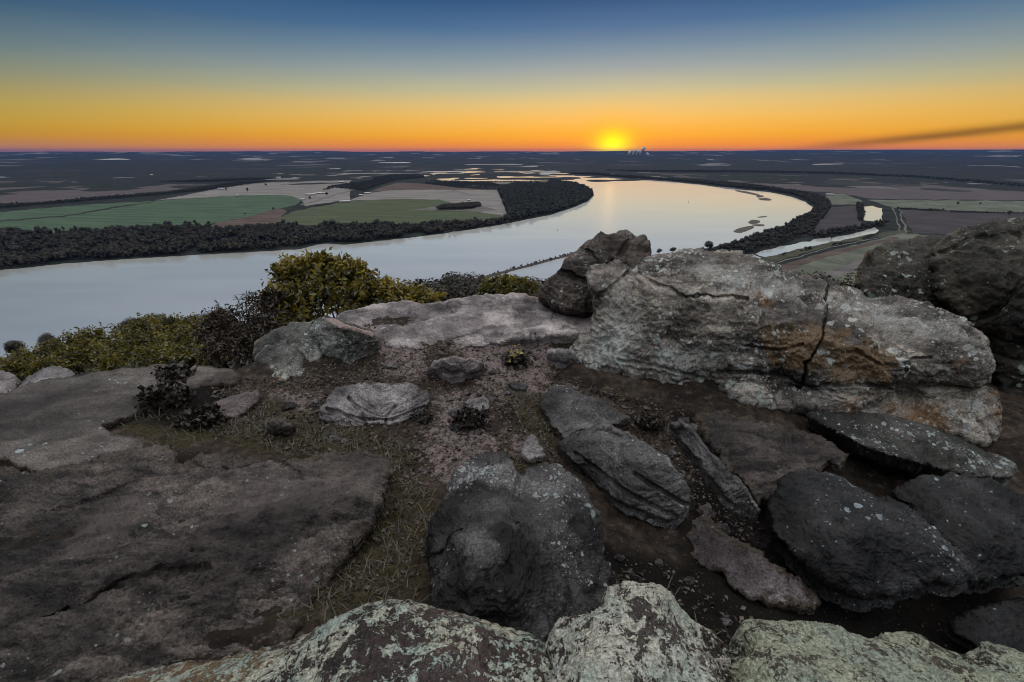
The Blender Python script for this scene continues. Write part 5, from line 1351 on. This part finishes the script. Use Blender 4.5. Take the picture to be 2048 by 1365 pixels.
# dry grass and leaf litter
def blades():
    mb = MB()
    for P, dens in list(zip(GRASS, (1300, 900, 900, 900))) + [([(1230, 1050), (1500, 1180), (1620, 1260), (1400, 1330), (1220, 1250)], 160), ([(440, 760), (640, 770), (660, 860), (460, 860)], 350), ([(1110, 740), (1300, 780), (1420, 860), (1240, 840)], 260)]:
        W = px_poly(P)
        lo, hi = W.min(0), W.max(0)
        n = int((hi - lo).prod() * dens)
        p = rng.uniform(lo, hi, (n, 2))
        p = p[inside(W, p)]
        p = p[perlin(np.stack([p[:, 0] * 3, p[:, 1] * 3, p[:, 0] * 0], 1)) > -.22]
        z = ground_z(p[:, 0], p[:, 1])
        b = np.stack([p[:, 0], p[:, 1], z - .005], 1)
        n = len(b)
        a = rng.uniform(0, 6.28, n)
        d = np.stack([np.cos(a), np.sin(a), rng.uniform(.15, 1.1, n)], 1)
        L = rng.uniform(.03, .10, n)
        s = np.stack([-np.sin(a), np.cos(a), a * 0], 1) * .0034
        m = b + d * (L * .55)[:, None]
        t = b + d * L[:, None] * np.array([1.15, 1.15, .75])
        V = np.stack([b + s, b - s, m + s * .8, m - s * .8, t], 1)
        i0 = np.arange(n)[:, None] * 5
        T = np.vstack([i0 + [0, 1, 3], i0 + [0, 3, 2], i0 + [2, 3, 4]])
        mb.add(V.reshape(-1, 3), T, None, np.repeat(rng.uniform(0, 1, n) ** 1.6, 5))
    tag(mb.build('dry_grass', L_straw, None, smooth=False), kind='stuff')
    mb = MB()
    for P, n in (([(420, 770), (860, 690), (1130, 690), (1130, 900), (820, 960), (430, 880)], 5000), ([(1110, 740), (1600, 840), (1500, 1000), (1240, 900)], 2200), ([(1215, 1050), (1400, 1040), (1640, 1200), (1700, 1300), (1220, 1290)], 160), ([(600, 930), (860, 930), (850, 1230), (620, 1250)], 450)):
        W = px_poly(P)
        lo, hi = W.min(0), W.max(0)
        p = rng.uniform(lo, hi, (n * 2, 2)); p = p[inside(W, p)]
        b = np.stack([p[:, 0], p[:, 1], ground_z(p[:, 0], p[:, 1]) + .006], 1)
        k = len(b)
        ax = rng.normal(size=(k, 3)) * [1, 1, .25]; ax /= np.linalg.norm(ax, axis=1, keepdims=True)
        q = leaf_shape(b, ax, rng.normal(size=(k, 3)) * .5 + [0, 0, 1], rng.uniform(.012, .05, k), .33, .12)
        i0 = np.arange(k)[:, None] * 4
        mb.add(q.reshape(-1, 3), np.vstack([i0 + [0, 1, 2], i0 + [0, 2, 3]]), None, np.repeat(rng.uniform(0, 1, k), 4))
    tag(mb.build('leaf_litter', leaf_mat('fallen_leaves', (.016, .011, .009), (.085, .060, .043), .1), None, smooth=False), kind='stuff')


blades()
# loose pebbles
PM = [M_light, M_bed, M_pink, M_plate]
protos = []
for k in range(5):
    V = ICO3[0] * [1, .75, .5] * (1 + .9 * fbm(ICO3[0] * 1.1 + k * 11, 4))[:, None]
    protos.append(V)
for i in range(150):
    P = [[(560, 770), (860, 690), (1120, 690), (1110, 900), (820, 950), (560, 880)], [(1110, 750), (1500, 830), (1500, 980), (1250, 860)], [(1215, 1050), (1400, 1040), (1640, 1230), (1220, 1250)]][(0, 0, 0, 0, 0, 1, 1, 1, 0, 2)[i % 10]]
    W = px_poly(P)
    while True:
        q = rng.uniform(W.min(0), W.max(0), (1, 2))
        if inside(W, q)[0]: break
    s = rng.uniform(.012, .04) if i % 5 else rng.uniform(.04, .085)
    z = float(ground_z(q[:, 0], q[:, 1])[0])
    if i < 20:
        o = mesh_obj('pebble', protos[i % 5] + 0.0, ICO3[1], PM[i // 5], None, True, None, 'world')
        src = src + [o] if i else [o]
    else:
        o = src[rng.integers(20)].copy(); COL.objects.link(o)
    o.location = (q[0, 0], q[0, 1], z + s * .15)
    o.scale = (s, s, s)
    o.rotation_euler = (0, 0, rng.uniform(0, 6.28))
    tag(o, 'small dull pebble lying in the trampled soil between the rocks', 'pebble', 'pebbles strewn over the bare soil')


# ------------------------------------------------------------------ man made things on the plain
M_roof = flat_mat('pale_metal_roof', (.55, .55, .56), (.75, .75, .76), .3, rough=.5)
M_wall = flat_mat('shed_wall', (.18, .16, .15), (.3, .28, .26), .3)
M_steel = flat_mat('buoy_paint', (.03, .06, .035), (.06, .10, .06), 1.5, rough=.5)
M_conc = flat_mat('stack_concrete', (.35, .33, .31), (.5, .48, .46), .02)
M_steam = flat_mat('steam', (.55, .50, .48), (.70, .66, .63), .004, rough=1, spec=0)


def farm(px, py, L, W, H, rz, label):
    b = at(px, py, VZ); b[2] += .2
    root = empty('farm_building', b, label, 'building', 'farm buildings on the plain')
    w = MB(); w.box(b + [0, 0, H / 2], (L, W, H), rz)
    w.build('wall', M_wall, root, smooth=False)
    c, s = math.cos(rz), math.sin(rz)
    x, y, h = L / 2 + .6, W / 2 + .6, W * .3
    V = np.array([(-x, -y, H), (x, -y, H), (x, y, H), (-x, y, H), (-x, 0, H + h), (x, 0, H + h)], float)
    V = np.stack([V[:, 0] * c - V[:, 1] * s, V[:, 0] * s + V[:, 1] * c, V[:, 2]], 1) + b
    mesh_obj('roof', V, [np.array([(0, 1, 5, 4), (2, 3, 4, 5), (3, 2, 1, 0)]), np.array([(0, 4, 3), (1, 2, 5)])], M_roof, root, False)
    d = MB(); d.box(b + [-s * -(W / 2 + .1), c * -(W / 2 + .1), H * .35], (3.5, .15, H * .7), rz); d.build('door', M_bark, root, smooth=False)


farm(690, 405, 55, 14, 5, .55, 'long white roofed poultry house on the edge of the olive field')
farm(735, 388, 40, 13, 5, .5, 'white shed left of the red brown field, near the track')
farm(722, 392, 24, 12, 5, .4, 'short shed next to the white one by the track')
farm(622, 391, 60, 16, 5, .2, 'left long shed of the row at the tip of the green field')
farm(640, 388, 60, 16, 5, .2, 'right long shed of the row at the tip of the green field')
farm(444, 379.5, 50, 16, 6, .15, 'white roofed barn at the end of the hedgerow')
farm(560, 357, 70, 20, 7, .1, 'white farmhouse among trees in the far pale field')
farm(475, 393, 18, 10, 5, .1, 'tiny white hut on the upper border of the green field')
farm(683, 366, 45, 18, 7, .3, 'barn in the trees of the farm wood')
farm(605, 401, 26, 12, 5, .4, 'pale shed on the rounded tip of the green field')
farm(1660, 391, 45, 14, 5, -.4, 'long white shed on the meadow by the far right bank')
farm(938, 402, 16, 10, 5, .1, 'white hut behind the copse')
farm(1722, 413, 14, 9, 4, .1, 'white hut at the corner of the square pond')


def buoy(px, py, label, h=4.5):
    b = at(px, py, VZ); b[2] += .25
    root = empty('channel_buoy', b, label, 'buoy', 'channel buoys on the river')
    f = MB(); f.tube([b + [0, 0, -.3], b + [0, 0, .2], b + [0, 0, .8], b + [0, 0, 1.0]], [1.1, 1.3, 1.2, .6], 12); f.build('float', M_steel, root)
    m = MB(); m.tube([b + [0, 0, .9], b + [0, 0, h * .7], b + [0, 0, h]], [.55, .45, .3], 10); m.build('tower', M_steel, root)
    l = MB(); l.tube([b + [0, 0, h], b + [0, 0, h + .5]], [.25, .2], 8); l.build('lamp', M_roof, root)


buoy(1377, 406, 'dark upright buoy in the middle of the bright bend', 13)
buoy(1115, 462, 'tiny dark buoy in the river off the peninsula wood', 5)

# rock dike with scrub running out into the river
dk = np.array([at(a, b, VZ)[:2] for a, b in [(930, 566), (980, 553), (1020, 542), (1060, 532), (1100, 521), (1140, 511), (1190, 498), (1215, 491)]])
dk = catmull(dk, False, 10)
tn = np.gradient(dk, axis=0); tn /= np.linalg.norm(tn, axis=1, keepdims=True); nn = np.stack([-tn[:, 1], tn[:, 0]], 1)
dmid = dk[len(dk) // 2]
root = empty('rock_dike', (dmid[0], dmid[1], VZ), 'thin straight rock dike grown with scrub running out into the river', 'dike')
prof = [(-6.5, -.1), (-3.6, 2.2), (-1.2, 3.0), (1.4, 2.9), (3.8, 2.0), (6.5, -.1)]
V = np.array([[*(dk[i] + nn[i] * (o_ + .6 * rng.normal())), VZ + .25 + h_ * rng.uniform(.8, 1.3)] for i in range(len(dk)) for o_, h_ in prof])
Q = [(i * 6 + k, (i + 1) * 6 + k, (i + 1) * 6 + k + 1, i * 6 + k + 1) for i in range(len(dk) - 1) for k in range(5)]
mesh_obj('mound', V, [np.array(Q)], M_bed, root)
sp = dk[rng.integers(0, len(dk), 120)] + rng.normal(size=(120, 2)) * 1.6
o = plant_mesh('scrub', np.hstack([sp, np.full((120, 1), VZ + 1.2)]), rng.uniform(2.5, 8, 120) , PROTO_MID, M_autumn, wide=1.1)
o.parent = root; o.location = Vector(o.location) - Vector(root.location)

# power station far off under the sun, its plumes and fog banks
def lump(name, path, radii, mat, label=None, cat=None, group=None, flatz=1.0, kind=None, seed=0):
    mb = MB()
    P = catmull(np.array(path, float), False, np.linalg.norm(np.array(path[-1]) - np.array(path[0])) / 14 + 1)
    rads = np.interp(np.linspace(0, 1, len(P)), np.linspace(0, 1, len(radii)), radii)
    mb.tube(P, rads, 18)
    V = np.vstack(mb.V)
    c = V.mean(0)
    rr_ = np.mean(radii)
    V = V + (fbm(V / (rr_ * 1.6) + seed, 4) * rr_ * .9)[:, None] * ((V - c) / (np.linalg.norm(V - c, axis=1, keepdims=True) + 1e-9))
    V[:, 2] = np.where(V[:, 2] < c[2], V[:, 2], V[:, 2]) * 1.0
    if flatz != 1: V[:, 2] = VZ + 4 + (V[:, 2] - V[:, 2].min()) * flatz
    o = mesh_obj(name, V, [np.vstack(mb.T), np.vstack(mb.Q)], mat)
    return tag(o, label, cat, group, kind)


for i, (px, lean, hh, lb) in enumerate([(1256, 6, 190, 'leftmost and shortest steam plume under the sun'), (1264, 16, 250, 'second steam plume from the left on the far plain'), (1270, 18, 215, 'third steam plume from the left on the far plain'), (1277, 26, 330, 'tallest leaning steam plume on the far plain'), (1292, 8, 120, 'small separate steam puff right of the tall plumes')]):
    b = at(px, 317, VZ)
    b[2] = VZ + 5
    root = empty('chimney', b, lb.replace('steam plume', 'chimney under the steam plume').replace('steam puff', 'chimney under the steam puff'), 'chimney', 'chimneys of the far power station')
    m = MB(); m.tube([b, b + [0, 0, 30], b + [0, 0, 55]], [12, 8, 6], 12); m.build('stack', M_conc, root)
    m = MB(); m.tube([b + [0, 0, 55], b + [0, 0, 59]], [7.5, 7.5], 12); m.build('rim', M_conc, root)
    s = 20.0 * 938 / 938
    lump('steam_plume', [b + [0, 0, 59], b + [lean * 1.5, 0, 59 + hh * .3], b + [lean * 4, 0, 59 + hh * .65], b + [lean * 8, 0, 59 + hh * .95]], [14, 44, 66, 40], M_steam, lb, 'steam plume', 'steam plumes of the far power station', seed=i * 3.3)
for i, (x0, x1, y, rr_) in enumerate([(1278, 1345, 317, (16, 40, 60, 100, 50, 20)), (143, 262, 322.5, (10, 30, 25, 45, 60, 15)), (865, 905, 317.5, (10, 40, 30, 20)), (757, 822, 328.5, (8, 20, 26, 34, 10)), (1130, 1180, 317, (10, 24, 16)), (930, 1045, 331, (8, 16, 12, 20, 10)), (845, 930, 346, (4, 12, 10, 14, 8)), (990, 1110, 345, (5, 10, 8, 12, 5))]):
    a, b = at(x0, y, VZ), at(x1, y, VZ)
    lump('fog_bank', [a, a * .66 + b * .34, a * .34 + b * .66, b], rr_, M_steam, flatz=.5, kind='stuff', seed=i * 5.1)

# ------------------------------------------------------------------ haze over the valley
hm, g = new_mat('haze')
v = g.n('ShaderNodeVolumePrincipled', {'Color': (.070, .165, .50, 1), 'Density': 1.7e-5, 'Anisotropy': .15})
g.out(None, v.outputs[0])
mb = MB(); mb.box((0, 0, -60), (93000, 93000, 384))
tag(mb.build('haze', hm, None, smooth=False), kind='stuff')
